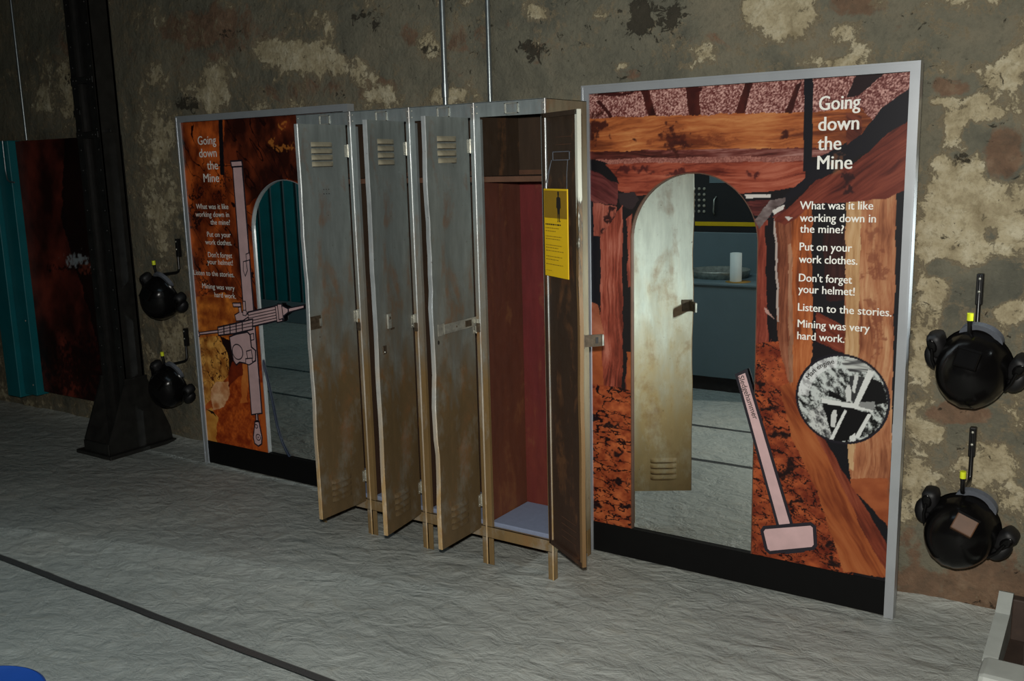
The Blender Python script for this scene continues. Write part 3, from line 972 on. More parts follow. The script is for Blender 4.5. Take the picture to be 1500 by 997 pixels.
lines_part('title_lettering', right_panel, XR0, [('Going', 1200, 1260, 160), ('down', 1199, 1258, 190.5), ('the', 1198, 1232, 219.5), ('Mine', 1197.5, 1248, 247.5)], 0.046, weight=0.018)
BODY = [[('What was it like', 1172, 1279, 306.5), ('working down in', 1172, 1283, 325), ('the mine?', 1172, 1236, 341)],
        [('Put on your', 1171.5, 1248, 367.5), ('work clothes.', 1170.5, 1256, 386)], [("Don't forget", 1170.5, 1248, 413.5), ('your helmet!', 1169.5, 1252, 430.5)],
        [('Listen to the stories.', 1169, 1306, 459)], [('Mining was very', 1168.5, 1274, 482.5), ('hard work.', 1168, 1237, 499)]]
for rows in BODY:
    lines_part('body_lettering', right_panel, XR0, rows, 0.0275)
lines_part('title_lettering', left_panel, XL0, [('Going', 290.5, 317, 211.5), ('down', 292.5, 318, 230), ('the', 304, 320, 248), ('Mine', 299, 321.5, 266.5)], 0.044, weight=0.018)
BODY = [[('What was it like', 288, 335, 306), ('working down in', 287, 336, 317.5), ('the mine?', 309, 337.5, 329)], [('Put on your', 304, 338.5, 347), ('work clothes.', 301.5, 340, 358.5)],
        [("Don't forget", 305.5, 340.5, 377), ('your helmet!', 304.5, 341.5, 387.5)], [('Listen to the stories.', 284.5, 343.5, 404)], [('Mining was very', 297, 344, 423.5), ('hard work.', 315, 346, 436)]]
for rows in BODY:
    lines_part('body_lettering', left_panel, XL0, rows, 0.027)

# caption around the rim of the old photograph
mb = MB()
mb.keep = True
v0, f0 = glyphs('Man engine', 0.0)
pos = 0.0
wid = np.ptp(v0[:, 0])
sc = 0.017 / CAPH
R0 = 0.1265
tot = wid * sc / R0
q0 = math.radians(128) + tot / 2
X = (v0[:, 0] - v0[:, 0].min()) * sc
Y = v0[:, 1] * sc
th = q0 - X / R0
for k_ in (0, 1):
    mb.add([(1.005 + (R0 + b) * math.cos(t) + 0.0012 * k_, -0.0016 - 0.0004 * k_, 0.755 + (R0 + b) * math.sin(t)) for b, t in zip(Y, th)], f0)
tag(mb.build('caption_lettering', 'ink', right_panel), 'dark curved caption')


# ------------------------------------------------------------------ flat cut-out drawings on the panels
def px_poly(pts, x0):
    return [((at(u, v)[0] - x0), at(u, v)[2]) for u, v in pts]


def grow(poly, d):
    """polygon pushed outwards by d (positive) whatever its winding"""
    n = len(poly)
    area = sum(poly[i][0] * poly[(i + 1) % n][1] - poly[(i + 1) % n][0] * poly[i][1] for i in range(n))
    s = 1 if area > 0 else -1
    out = []
    for i in range(n):
        p0, p1, p2 = (Vector(poly[i - 1]), Vector(poly[i]), Vector(poly[(i + 1) % n]))
        e1, e2 = (p1 - p0).normalized(), (p2 - p1).normalized()
        n1, n2 = Vector((e1.y, -e1.x)) * s, Vector((e2.y, -e2.x)) * s
        b = (n1 + n2)
        b = b / max(0.35, b.length_squared / 2)
        out.append(tuple(p1 + b * d))
    return out


def cutout(mb, pts, x0, line, y, fill=1, out=0, px=True):
    p = px_poly(pts, x0) if px else pts
    mb.prism(grow(p, line / 2), y, 0.0 if y > -0.0025 else y + 0.0012, out)
    mb.prism(grow(p, -line / 2), y - 0.0006, y, fill)


mb = MB()
cutout(mb, [(1079, 549), (1093, 543), (1160, 768), (1140, 770)], XR0, 0.0105, -0.002)
head = [(1120, 772), (1188, 766.5), (1193.5, 771), (1195, 798), (1191, 802.5), (1128, 808.5), (1123, 804), (1116.5, 777)]
cutout(mb, [(1152, 803), (1177, 800), (1177, 806.5), (1152, 809)], XR0, 0.009, -0.0024)
cutout(mb, head, XR0, 0.0125, -0.0034)
tag(mb.build('sledgehammer_cutout', ['outline', 'pink'], right_panel), 'pale pink drawing of a sledgehammer')
mb = MB()
mb.keep = True
a, b = at(1082, 551), at(1104, 614)
ang = math.atan2(b[2] - a[2], b[0] - a[0])
L = math.hypot(b[2] - a[2], b[0] - a[0])
put_text(mb, 'Sledgehammer', a[0] - XR0, a[0] - XR0 + L, a[2], 0.021, -0.0032, ang, 0.004)
mb.build('hammer_lettering', 'ink', right_panel)

mb = MB()
LW = 0.008
cutout(mb, [(341, 243), (355, 242), (384, 605), (369, 607)], XL0, LW, -0.002)
cutout(mb, [(338.5, 236), (354.5, 235), (356, 243.5), (340, 244.5)], XL0, LW, -0.0028)
cutout(mb, [(375, 605), (377.5, 605), (378.5, 616), (375.5, 616)], XL0, LW, -0.002)
cutout(mb, [(374, 617), (379.5, 617), (384, 640), (383.5, 650), (379, 653), (373.5, 649), (371.5, 640)], XL0, LW, -0.002)
for (u, v, r) in ((376, 624, 0.010), (379, 640, 0.016), (379, 640, 0.007)):
    c = at(u, v)
    cutout(mb, [(c[0] - XL0 + r * math.cos(q), c[2] + r * math.sin(q)) for q in np.linspace(0, 2 * PI, 16)[:-1]], XL0, 0.005, -0.0030, px=False)
# clips on the upright
cutout(mb, [(361, 372), (366, 370), (367, 380), (362, 382)], XL0, 0.005, -0.003)
cutout(mb, [(357, 383), (361, 382), (363, 396), (360, 404), (357, 396)], XL0, 0.005, -0.003)
# drill body: long barrel with ribs, chuck, piston and the bit on the left
cutout(mb, [(364, 457), (403, 448), (414, 449), (416, 468), (404, 470), (366, 479)], XL0, LW, -0.0036)
for k in (1, 2, 3, 4):
    t = k / 5
    a1, a2 = (365, 457 + 22 * t), (406, 448.5 + 21 * t)
    mb.prism(px_poly([(a1[0], a1[1] - .6), (a2[0], a2[1] - .6), (a2[0], a2[1] + .6), (a1[0], a1[1] + .6)], XL0), -0.0048, -0.0042, 0)
cutout(mb, [(404, 447), (413, 447), (415, 470), (407, 472)], XL0, 0.006, -0.0046)
cutout(mb, [(407.5, 445), (413.5, 445), (416, 466), (410, 468)], XL0, 0.006, -0.0054)
cutout(mb, [(413.5, 447), (423, 452), (423, 457), (414.5, 464)], XL0, 0.006, -0.0048)
cutout(mb, [(423.5, 451), (446, 446.5), (446, 451), (423.5, 457)], XL0, 0.006, -0.0036)
cutout(mb, [(320, 479), (345, 473.5), (371, 467), (371, 482), (345, 488), (321, 491)], XL0, LW, -0.0044)
for u in (329, 338, 347, 356):
    v = 478.5 - (u - 320) * 0.235
    mb.prism(px_poly([(u - .7, v - 1), (u + .7, v - 1), (u + 1, v + 14), (u - .4, v + 14)], XL0), -0.0056, -0.0050, 0)
for k in (1, 2):
    t = k / 3
    mb.prism(px_poly([(321, 479 + 12 * t - .6), (371, 467 + 15 * t - .6), (371, 467 + 15 * t + .6), (321, 479 + 12 * t + .6)], XL0), -0.0056, -0.0050, 0)
cutout(mb, [(293, 486.5), (320, 483), (320, 487), (293, 490)], XL0, 0.005, -0.0036)
cutout(mb, [(288, 485), (291.5, 484.5), (293.5, 492), (289, 493)], XL0, 0.005, -0.0044)
# crank with handle
cutout(mb, [(341.5, 443.5), (353, 443.5), (354, 449), (342.5, 449)], XL0, 0.006, -0.0036)
cutout(mb, [(350, 450), (353.5, 449), (355, 458), (351.5, 459)], XL0, 0.005, -0.0036)
cutout(mb, [(356.5, 441), (360, 441), (361, 455), (357.5, 455)], XL0, 0.005, -0.0044)
cutout(mb, [(344.5, 461), (352, 456.5), (362, 458), (366, 463), (357, 469), (347, 470)], XL0, 0.006, -0.0036)
cutout(mb, [(357, 454), (361, 454), (363, 458), (361, 462), (357, 461)], XL0, 0.005, -0.0052)
# gear case below
cutout(mb, [(337, 493), (347, 489), (363, 486), (367, 490), (369, 508), (375, 513), (375, 528), (366, 533), (352, 530), (347, 534), (343, 528), (340, 513)], XL0, LW, -0.0036)
cutout(mb, [(362, 514), (369, 512), (371, 524), (364, 526)], XL0, 0.006, -0.0044)
cutout(mb, [(361, 525), (370, 524), (371, 531), (366, 534), (361, 532)], XL0, 0.006, -0.0050)
cutout(mb, [(368, 489), (372.5, 488), (373, 497), (369, 498)], XL0, 0.005, -0.0050)
for (u, v, r) in ((349, 515, 0.040), (349, 515, 0.027), (349, 515, 0.016)):
    c = at(u, v)
    cutout(mb, [(c[0] - XL0 + r * math.cos(q), c[2] + r * math.sin(q)) for q in np.linspace(0, 2 * PI, 22)[:-1]], XL0, 0.006, -0.0046 - (0.04 - r) * 0.04, px=False)
tag(mb.build('rock_drill_cutout', ['outline', 'pink'], left_panel), 'pale pink drawing of a rock drill on an upright')
mb = MB()
pts = [(380.5, 478), (381.5, 500), (383, 520), (390, 550), (398, 585), (406, 625), (415, 652), (426, 673)]
pp = [Vector((at(u, v, 1, 0.007)[0] - XL0, 0.007, at(u, v, 1, 0.007)[2])) for u, v in pts]
sm = []
for i in range(len(pp) - 1):
    for k in range(5):
        t = k / 5
        p0, p1, p2, p3 = pp[max(i - 1, 0)], pp[i], pp[i + 1], pp[min(i + 2, len(pp) - 1)]
        sm.append(0.5 * ((2 * p1) + (p2 - p0) * t + (2 * p0 - 5 * p1 + 4 * p2 - p3) * t * t + (3 * p1 - p0 - 3 * p2 + p3) * t ** 3))
sm.append(pp[-1])
mb.tube(sm, 0.0045, 0, 8)
tag(mb.build('hose_drawing', 'hose', left_panel), 'dark blue hose line running down across the mirror')

# ================================================================== lockers
LW_, LD, LH, YF, X4 = 0.3083, 0.290, 1.80, -0.3333, -1.8805
FL = 0.021                                                   # width of the front flanges
DW, DZ0, DZ1, DT = 0.265, 0.150, 1.748, 0.016                # door width, bottom, top, thickness


def make_locker(i, label, ang):
    x0 = X4 - (4 - i) * LW_
    t = thing('steel_locker', (x0, YF, 0), label, 'locker', 'row of open steel lockers')
    w, d = LW_ - 0.0006, LD
    # carcass: two sides, back, top, floor plate (outside paint, inside brown above the shelf and rust red below)
    mb = MB()
    SH = 1.512
    for (a, b, za, zb, inn) in ((0.0, 0.002, 0.113, SH, 2), (0.0, 0.002, SH, LH, 1)):
        mb.box(a, b, 0.001, d, za, zb, fm=[0, inn, 0, 0, 0, 0])
        mb.box(w - b, w, 0.001, d, za, zb, fm=[inn, 4, 0, 0, 0, 0])
        mb.box(0.002, w - 0.002, d - 0.002, d, za, zb, fm=[0, 0, 3 if inn == 2 else 1, 0, 0, 0])
    mb.box(0.0, w, 0.001, d, LH - 0.002, LH, fm=[0, 4, 0, 0, 1, 0])
    mb.box(0.002, w - 0.002, 0.002, d - 0.002, 0.146, 0.149, 2)
    # seam down the back
    mb.box(w * 0.66, w * 0.66 + 0.002, d - 0.004, d - 0.002, 0.15, SH, 3)
    mb.build('carcass', ['paint', 'inner', 'rust', 'maroon', 'side'] if i == 3 else ['paint', 'inner', 'inner', 'inner', 'side'], t)
    # front frame: two flanges, sill, beads
    mb = MB()
    mb.box(0.0, FL, 0.0, 0.0025, 0.113, LH - 0.05, 0)
    mb.box(w - FL, w, 0.0, 0.0025, 0.113, LH - 0.05, 0)
    mb.box(FL, FL + 0.0016, 0.0, 0.014, 0.16, LH - 0.06, 0)
    mb.box(w - FL - 0.0016, w - FL, 0.0, 0.014, 0.16, LH - 0.06, 0)
    mb.tube([(w - 0.004, -0.0015, 0.0), (w - 0.004, -0.0015, LH)], 0.0036, 1, 8)
    mb.build('front_frame', ['post', 'edge'], t)
    mb = MB().box(0.0, w, -0.0012, 0.0022, LH - 0.052, LH, 0)
    mb.box(0, w, -0.0012, 0.03, LH - 0.0015, LH + 0.001, 0)
    for cx in (0.010, w - 0.010):
        for cz in (LH - 0.014, LH - 0.038):
            mb.ball((cx, -0.001, cz), 0.0035, 1, 8, 5)
    mb.build('header_plate', ['post', 'steel'], t)
    mb = MB()
    cx = w * 0.53
    mb.box(cx - 0.028, cx + 0.030, -0.0022, -0.001, LH - 0.045, LH - 0.008, 0)
    for (a, b, za, zb) in ((cx - 0.028, cx + 0.030, LH - 0.011, LH - 0.008), (cx - 0.028, cx + 0.030, LH - 0.045, LH - 0.042), (cx - 0.028, cx - 0.025, LH - 0.045, LH - 0.008), (cx + 0.026, cx + 0.030, LH - 0.045, LH - 0.008)):
        mb.box(a, b, -0.006, -0.002, za, zb, 1)
    mb.build('card_holder', ['post', 'steel'], t)
    MB().box(0.0, w, -0.001, 0.002, 0.112, 0.160).box(0.0, w, -0.001, 0.012, 0.158, 0.160).box(0, w, -0.001, 0.02, 0.112, 0.114).build('sill', 'post', t)
    MB().box(0.003, w - 0.003, 0.02, d - 0.003, SH + 0.020, SH + 0.022).box(0.003, w - 0.003, 0.02, 0.022, SH, SH + 0.022).box(0.003, w - 0.003, d - 0.006, d - 0.004, SH - 0.004, SH + 0.04).build('shelf', 'shelfmat', t)
    for lx, ly in ((0, 0), (1, 0), (0, 1), (1, 1)):
        mb = MB()
        xa = 0.0005 if lx == 0 else w - 0.0265
        ya = 0.0 if ly == 0 else d - 0.026
        mb.box(xa, xa + 0.026, ya if ly == 0 else ya + 0.0235, (ya + 0.0025) if ly == 0 else ya + 0.026, 0.0, 0.1125)
        mb.box(xa if lx == 0 else xa + 0.0235, (xa + 0.0025) if lx == 0 else xa + 0.026, ya, ya + 0.026, 0.0, 0.1125)
        mb.build('leg', 'post', t)
    # ---- door: closed it would run along -x from the hinge with its outer face to -y
    hx = w - (0.022 if i == 3 else 0.028)
    n = 26
    mb = MB()
    r = random.Random(40 + i)
    amp = 0.0022 if i != 2 else 0.005
    wob = [amp * math.sin(k * 0.9 + i * 1.7) + (r.random() - 0.5) * amp for k in range(n + 1)]
    if i == 2:
        for k in range(n + 1):
            wob[k] += 0.010 * math.exp(-((k / n - 0.62) / 0.03) ** 2)
    wob = [x * min(1, 4 * min(k, n - k) / n) for k, x in enumerate(wob)]
    zs = [DZ0 + (DZ1 - DZ0) * k / n for k in range(n + 1)]
    prof = lambda k: [(-0.002, 0.0, 2), (-0.002, -DT, 0), (-0.004, -DT - 0.001, 0), (-DW * 0.5, -DT - 0.001 + wob[k] * 0.6, 0), (-DW + 0.003 + wob[k], -DT - 0.001, 2), (-DW + wob[k], -DT + 0.001, 2), (-DW + wob[k], 0.0, 2),
                      (-DW + 0.016 + wob[k], 0.0, 1), (-DW + 0.016 + wob[k], -DT + 0.004, 1), (-0.018, -DT + 0.004, 1), (-0.018, 0.0, 1)]
    m_ = len(prof(0))
    vs, fs, ms = [], [], []
    for k in range(n + 1):
        vs += [(x, y, zs[k]) for x, y, _ in prof(k)]
    for k in range(n):
        for j in range(m_):
            f = (k * m_ + j, k * m_ + (j + 1) % m_, (k + 1) * m_ + (j + 1) % m_, (k + 1) * m_ + j)
            mb.add([vs[q] for q in f], [(0, 1, 2, 3)], prof(0)[j][2] if j not in (0,) else 0)
    outer = 'outer' if i == 3 else 'paint'
    mb.box(-DW + 0.004, -0.004, -DT, 0.0, DZ1 - 0.016, DZ1, fm=[0, 0, 0, 1, 1, 2])
    mb.box(-DW + 0.004, -0.004, -DT, 0.0, DZ0, DZ0 + 0.016, fm=[0, 0, 0, 1, 2, 1])
    door = mb.build('door', [outer, 'inner', 'chip' if i == 3 else 'edge'], t)
    door.location = (hx, 0, 0) if i == 3 else (hx - math.sin(math.radians(ang)) * (DT + 0.001), math.cos(math.radians(ang)) * (DT + 0.001), 0)
    door.rotation_euler = (0, 0, math.radians(ang))
    for z0 in (1.586, 0.206):
        mb = MB()
        for k in range(4):
            za = z0 + k * 0.0255
            mb.hood(-0.200, -0.085, za, za + 0.018, -DT - 0.001, 0.0085, 0, 1)
            # the same pressing seen from inside
            mb.box(-0.198, -0.087, -DT + 0.004, -DT + 0.0052, za, za + 0.002, 2)
        mb.build('louvre_vent', ['louvre' if z0 > 1 and i < 3 else outer, 'ink', 'shelfmat'], door)
    for hz in (1.645, 0.965, 0.265):
        mb = MB()
        mb.tube([(0.002, -DT - 0.003, hz - 0.026), (0.002, -DT - 0.003, hz + 0.026)], 0.0045, 0, 8)
        mb.box(-0.017, 0.0, -DT - 0.003, -DT - 0.001, hz - 0.024, hz + 0.024, 0)
        for dz in (-0.016, 0.016):
            mb.ball((-0.012, -DT - 0.003, hz + dz), 0.003, 0, 8, 5)
        mb.build('hinge', 'steel', door)
    yo = -DT - 0.001
    if i == 0:
        mb = MB().box(-0.262, -0.205, yo - 0.0015, yo, 0.945, 0.998, 1)
        mb.box(-0.213, -0.203, yo - 0.006, yo, 0.955, 0.985, 0)
        mb.build('latch_plate', ['steel', 'dkmetal'], door)
        mb = MB()
        for dx, dz in ((0.035, -0.035),):
            mb.ball((-0.25 + dx, yo, 0.945 + dz), (0.005, 0.001, 0.004), 1, 8, 4)
        mb.build('rust_hole', ['steel', 'dkmetal'], door)
        mb = MB()
        for a in range(3):
            for b in range(2):
                mb.ball((-0.145 + a * 0.014, yo, 1.495 - b * 0.017), (0.0025, 0.0008, 0.0025), 0, 8, 4)
        mb.build('number_holes', 'ink', door)
    if i == 1:
        mb = MB().box(-0.197, -0.172, yo - 0.008, yo, 0.965, 1.022, 0, 0.002)
        mb.ball((-0.184, yo - 0.008, 1.006), (0.006, 0.003, 0.006), 1, 10, 6)
        mb.box(-0.172, -0.145, yo - 0.002, yo, 0.957, 0.964, 1)
        mb.build('latch_plate', ['steel', 'dkmetal'], door)
        mb = MB().box(-0.238, -0.212, yo - 0.006, yo, 0.872, 0.905, 0, 0.003)
        mb.ball((-0.228, yo - 0.006, 0.88), 0.004, 1, 8, 5)
        mb.build('catch', ['dkmetal', 'steel'], door)
    if i == 2:
        mb = MB().box(-0.205, 0.004, yo - 0.006, yo - 0.003, 0.968, 1.004, 0, 0.001)
        mb.box(-0.238, -0.20, yo - 0.002, yo, 0.965, 1.008, 0)
        mb.box(-0.075, -0.035, yo - 0.0075, yo - 0.006, 0.974, 0.998, 1)
        mb.ball((-0.13, yo - 0.006, 0.986), (0.004, 0.002, 0.004), 1, 8, 5)
        mb.build('hasp', ['steel', 'dkmetal'], door)
        mb = MB().ball((-0.237, yo, 0.942), (0.006, 0.0015, 0.008), 0, 10, 5)
        mb.build('lock_hole', 'ink', door)
    if i == 3:
        mb = MB().box(-0.262, -0.218, yo - 0.004, yo, 0.945, 0.995, 0)
        q = MB().box(-0.002, 0.002, -0.074, 0.0, 0.949, 0.991, 0)
        q.box(-0.0035, 0.0035, -0.078, -0.072, 0.951, 0.989, 1)
        q.box(-0.003, 0.003, -0.058, -0.048, 0.960, 0.982, 2)
        q.moved(Matrix.Translation((-0.250, yo, 0)) @ Matrix.Rotation(math.radians(-12), 4, 'Z'))
        for f_, m_q in zip(q.f, q.mi):
            mb.add([q.v[k_] for k_ in f_], [tuple(range(len(f_)))], m_q)
        mb.build('hasp', ['dkmetal', 'steel', 'ink'], door)
        # card clip on the inside of the top vent
        mb = MB()
        yi = -DT + 0.0055
        for (a, b, za, zb) in ((-0.192, -0.067, 1.612, 1.615), (-0.192, -0.067, 1.584, 1.587), (-0.070, -0.067, 1.584, 1.615), (-0.192, -0.189, 1.584, 1.615)):
            mb.box(a, b, yi, yi + 0.002, za, zb)
        mb.build('card_clip', 'strap', door)
    if i < 3:
        # staple on the post beside the door
        mb = MB().box(w - 0.019, w - 0.002, -0.010, 0.0, 0.905 + 0.02 * i, 0.94 + 0.02 * i, 0, 0.002)
        mb.box(w - 0.020, w - 0.001, -0.003, 0, 0.955, 0.995, 1)
        mb.build('staple', ['dkmetal', 'steel'], t)
    return t


ANG = [89.0, 98.5, 91.0, 148.5]
LAB = ['open steel locker at the left end of the row, rust square on its door edge',
       'open steel locker second from the left, small silver latch plate on its door',
       'open steel locker with a bright hasp strap across the middle of its door',
       'open steel locker at the right end, maroon inside, yellow card hanging in it']
lockers = [make_locker(i, LAB[i], ANG[i]) for i in range(4)]
PADL = ['grey foam pad on the floor of the leftmost locker', 'grey foam pad on the floor of the second locker from the left',
        'grey foam pad on the floor of the third locker, under the hasp strap door', 'grey foam pad on the floor of the maroon locker, fully in view']
for i in range(4):
    x0 = X4 - (4 - i) * LW_
    mb = MB().box(0.006, LW_ - 0.010, 0.016, LD - 0.006, 0.0, 0.026, 0, 0.003)
    o = mb.build('foam_pad', 'pad', None, (x0, YF, 0.149))
    tag(o, PADL[i], 'foam pad', 'foam pads in the lockers')

# yellow card hanging on cords inside the right door
a4 = math.radians(ANG[3])
hx4 = X4 - 0.0226
card = thing('information_card', (hx4, YF, 0), 'yellow printed card with a standing figure hanging inside the right locker door', 'card')
card.rotation_euler = (0, 0, a4)
yc = 0.006
xa, xb, za, zb = -0.200, -0.024, 1.180, 1.488
MB().box(xa, xb, yc - 0.004, yc, za, zb, 0, 0.001).build('board', 'yellow', card)
for q in ((xa + 0.006, -0.19), (xb - 0.02, -0.07), (xb - 0.002, -0.072)):
    mb = MB().tube([(q[0], yc - 0.002, zb - 0.004), ((q[0] + q[1]) / 2, yc - 0.004, zb + 0.05), (q[1], yc - 0.009, 1.586)], 0.0012, 0, 6)
    mb.build('cord', 'strap', card)
cm = lambda u, v: (xb - u * (xb - xa), zb - v * (zb - za))          # u from the hinge side, v downwards
mb = MB()
mb.keep = True


def card_poly(pts, y, m=0):
    p = [cm(u, v) for u, v in pts]
    mb.add([(x, y, z) for x, z in p], [tuple(range(len(p)))], m)


card_poly([(0.02, 0.02), (0.98, 0.02), (0.98, 0.33), (0.02, 0.33)], yc + 0.0004, 1)
fig = [(0.60, 0.03), (0.66, 0.03), (0.67, 0.06), (0.65, 0.085), (0.72, 0.10), (0.735, 0.21), (0.70, 0.22), (0.69, 0.27), (0.685, 0.35), (0.72, 0.365), (0.66, 0.37), (0.645, 0.28), (0.63, 0.28), (0.62, 0.37), (0.58, 0.37), (0.60, 0.35), (0.58, 0.22), (0.545, 0.21), (0.555, 0.10), (0.61, 0.085), (0.595, 0.06)]
mb.build('figure_print', ['ink', 'paleink', 'paleink'], card)
mb = MB()
mb.keep = True
card_poly(fig, yc + 0.0008, 0)
mb.build('standing_figure', ['ink', 'paleink', 'paleink'], card)
mb = MB()
mb.keep = True
rr_ = random.Random(3)
for k, (u0, u1, v, h) in enumerate([(0.06, 0.72, 0.395, .016), (0.06, 0.64, 0.44, .009), (0.06, 0.5, 0.475, .009), (0.06, 0.74, 0.535, .009), (0.06, 0.68, 0.565, .009), (0.06, 0.76, 0.635, .009), (0.06, 0.6, 0.665, .009), (0.06, 0.82, 0.70, .009), (0.06, 0.76, 0.765, .009), (0.06, 0.62, 0.80, .009), (0.06, 0.8, 0.855, .009), (0.06, 0.3, 0.93, .006)]):
    u = u0
    while u < u1:
        w_ = 0.03 + rr_.random() * 0.07
        card_poly([(u, v), (min(u + w_, u1), v), (min(u + w_, u1), v + h), (u, v + h)], yc + 0.0006, 0 if k == 0 else 2)
        u += w_ + 0.018
    mb.build('heading_print' if k == 0 else 'text_line', ['ink', 'paleink', 'paleink'], card)
    mb = MB()
    mb.keep = True

# ================================================================== iron column
col = thing('iron_column', (-4.97, -0.035, 0), 'black riveted iron column with flared base plates, left of the hanging helmets', 'column')
HW, Y0, Y1 = 0.105, -0.058, 0.066
TOPZ = 3.39
mb = MB()
for s in (-1, 1):
    xa, xb = (HW - 0.012, HW) if s > 0 else (-HW, -HW + 0.012)
    mb.box(xa, xb, Y0, Y1, 0.02, TOPZ)
    xi, xo = (HW - 0.055, HW) if s > 0 else (-HW, -HW + 0.055)
    mb.box(xi, xo, Y0 - 0.003, Y0 + 0.010, 0.02, TOPZ)
    mb.box(xi, xo, Y1 - 0.010, Y1 + 0.003, 0.02, TOPZ)
    z = 0.5
    while z < 3.3:
        mb.ball(((xi + xo) / 2 + s * 0.004, Y0 - 0.003, z), (0.007, 0.005, 0.007), 0, 8, 5)
        z += 0.11
mb.box(-HW + 0.012, HW - 0.012, -0.004, 0.004, 0.02, TOPZ)
mb.build('shaft', 'colblack', col)
for z in (1.79, 2.08):
    mb = MB().box(-HW + 0.004, HW - 0.006, Y0 - 0.012, Y0 - 0.003, z - 0.018, z + 0.018, 0, 0.003)
    for x in (-0.078, -0.05, 0.05, 0.078):
        mb.ball((x, Y0 - 0.012, z), (0.007, 0.004, 0.007), 0, 8, 5)
    mb.build('batten_plate', 'colblack', col)
mb = MB().box(-HW, -HW + 0.06, Y0 - 0.012, Y0 - 0.003, 1.90, 1.925, 0, 0.002)
mb.box(HW - 0.02, HW + 0.05, Y0 + 0.03, Y0 + 0.05, 1.80, 1.815, 0, 0.002)
mb.build('bracket', 'colblack', col)
for s in (-1, 1):
    # flared gusset: polygon in y, z
    pl = [(Y0 - 0.006, 0.425), (Y1 + 0.006, 0.425), (0.205, 0.09), (0.215, 0.0), (-0.205, 0.0), (-0.205, 0.09)]
    x1, x2 = (HW, HW + 0.012) if s > 0 else (-HW - 0.012, -HW)
    n = len(pl)
    mb = MB()
    vs = [(x1, a, b) for a, b in pl] + [(x2, a, b) for a, b in pl]
    mb.add(vs, [tuple(range(n)), tuple(range(2 * n - 1, n - 1, -1))] + [(k, k + n, (k + 1) % n + n, (k + 1) % n) for k in range(n)])
    mb.box(min(x1, x2) - 0.002, max(x1, x2) + 0.002, Y0 - 0.012, Y1 + 0.012, 0.418, 0.432)
    mb.build('gusset_plate', 'colblack', col)
MB().box(-0.18, 0.15, -0.225, 0.215, 0.0, 0.022, 0, 0.003).box(-HW - 0.012, HW + 0.012, -0.212, -0.200, 0.0, 0.085, 0, 0.003).build('base_plate', 'colblack', col)

# ================================================================== pipes, teal door post, far board


def conduit(x, r, z0, z1, label, couple=None, y=WY - 0.035):
    t = thing('conduit_pipe', (x, y, z0), label, 'pipe', 'wall conduit pipes')
    mb = MB().tube([(0, 0, 0), (0, 0, z1 - z0)], r, 0, 14)
    mb.build('tube', 'galv', t)
    if couple:
        mb = MB().tube([(0, 0, couple - z0 - 0.03), (0, 0, couple - z0 + 0.03)], r * 1.28, 0, 14)
        mb.build('coupling', 'galv', t)
    mb = MB().tube([(0, 0, 0.95 if z1 - z0 > 1.3 else 0.4), (0, 0, 0.97 if z1 - z0 > 1.3 else 0.42)], r * 1.2, 0, 12)
    mb.box(-r * 2.2, r * 2.2, 0.0, 0.02, 0.95 if z1 - z0 > 1.3 else 0.4, 0.97 if z1 - z0 > 1.3 else 0.42)
    mb.build('clip', 'galv', t)
    return t


conduit(at(650, 75, 1, WY - .035)[0], 0.0125, 1.60, 3.385, 'thicker steel conduit rising behind the second and third lockers', 1.90)
conduit(at(716, 75, 1, WY - .035)[0], 0.0105, 1.60, 3.385, 'plain steel conduit rising behind the fourth locker')
conduit(at(27, 100, 1, WY - .035)[0], 0.008, 1.80, 3.385, 'thin steel conduit above the teal channel, far left')

t = thing('teal_channel', (-6.41, 0.05, 0), 'teal painted steel channel standing on the wall, left of the dark red board', 'door post')
MB().box(0.0, 0.150, 0.0, 0.12, 0.13, 1.80, 0, 0.004).build('front_face', 'teal', t)
mb = MB().box(0.150, 0.292, 0.035, 0.12, 0.15, 1.80, 0, 0.004)
for z in (0.22, 0.65):
    mb.ball((0.26, 0.035, z), (0.007, 0.004, 0.007), 1, 8, 5)
mb.build('return_lip', ['teal', 'steel'], t)
mb = MB().tube([(0.255, 0.026, 1.80), (0.252, 0.026, 1.62), (0.26, 0.026, 1.56), (0.285, 0.026, 1.545), (0.33, 0.03, 1.54)], 0.005, 0, 8)
mb.build('cable_clip', 'galv', t)

bx0, bx1, bz0, bz1 = -6.115, -5.05, 0.17, 1.795
brd, P = grid_mesh('picture_board', np.linspace(0, bx1 - bx0, 120), np.linspace(bz0, bz1, 180), lambda U, Z: (U, U * 0, Z), 'print', False)
brd.location = (bx0, 0.135, 0)
PP = P + np.array([bx0, 0.135, 0])
p = Paint(PP)
nz = fbm(p.x * 5, p.z * 4, 91, 5)
p.tex([(-300, 0), (400, 0), (400, 900), (-300, 900)], (44, 18, 14), (126, 54, 40), (nz - 0.5) * 2.4 + 0.45)
p.tex([(95, 190), (170, 190), (170, 600), (120, 420), (90, 320)], (16, 10, 10), (46, 22, 18), nz)
p.knot(112, 382, 14, 8, (150, 160, 165), 0.9)
p.knot(128, 392, 10, 6, (120, 60, 44), 0.8)
p.knot(95, 392, 26, 2, (20, 10, 10), 0.9)
p.knot(120, 540, 60, 40, (24, 10, 10), 0.7)
set_color(brd, 'Col', np.concatenate([p.linear(), np.ones((len(P), 1))], 1))
tag(brd, 'dark red mine picture board on the wall behind the iron column', 'picture board')
MB().box(0, bx1 - bx0, 0.001, 0.03, bz0, bz1).build('backing', 'black', brd)


# ================================================================== helmets on hooks
HKT = 0.185


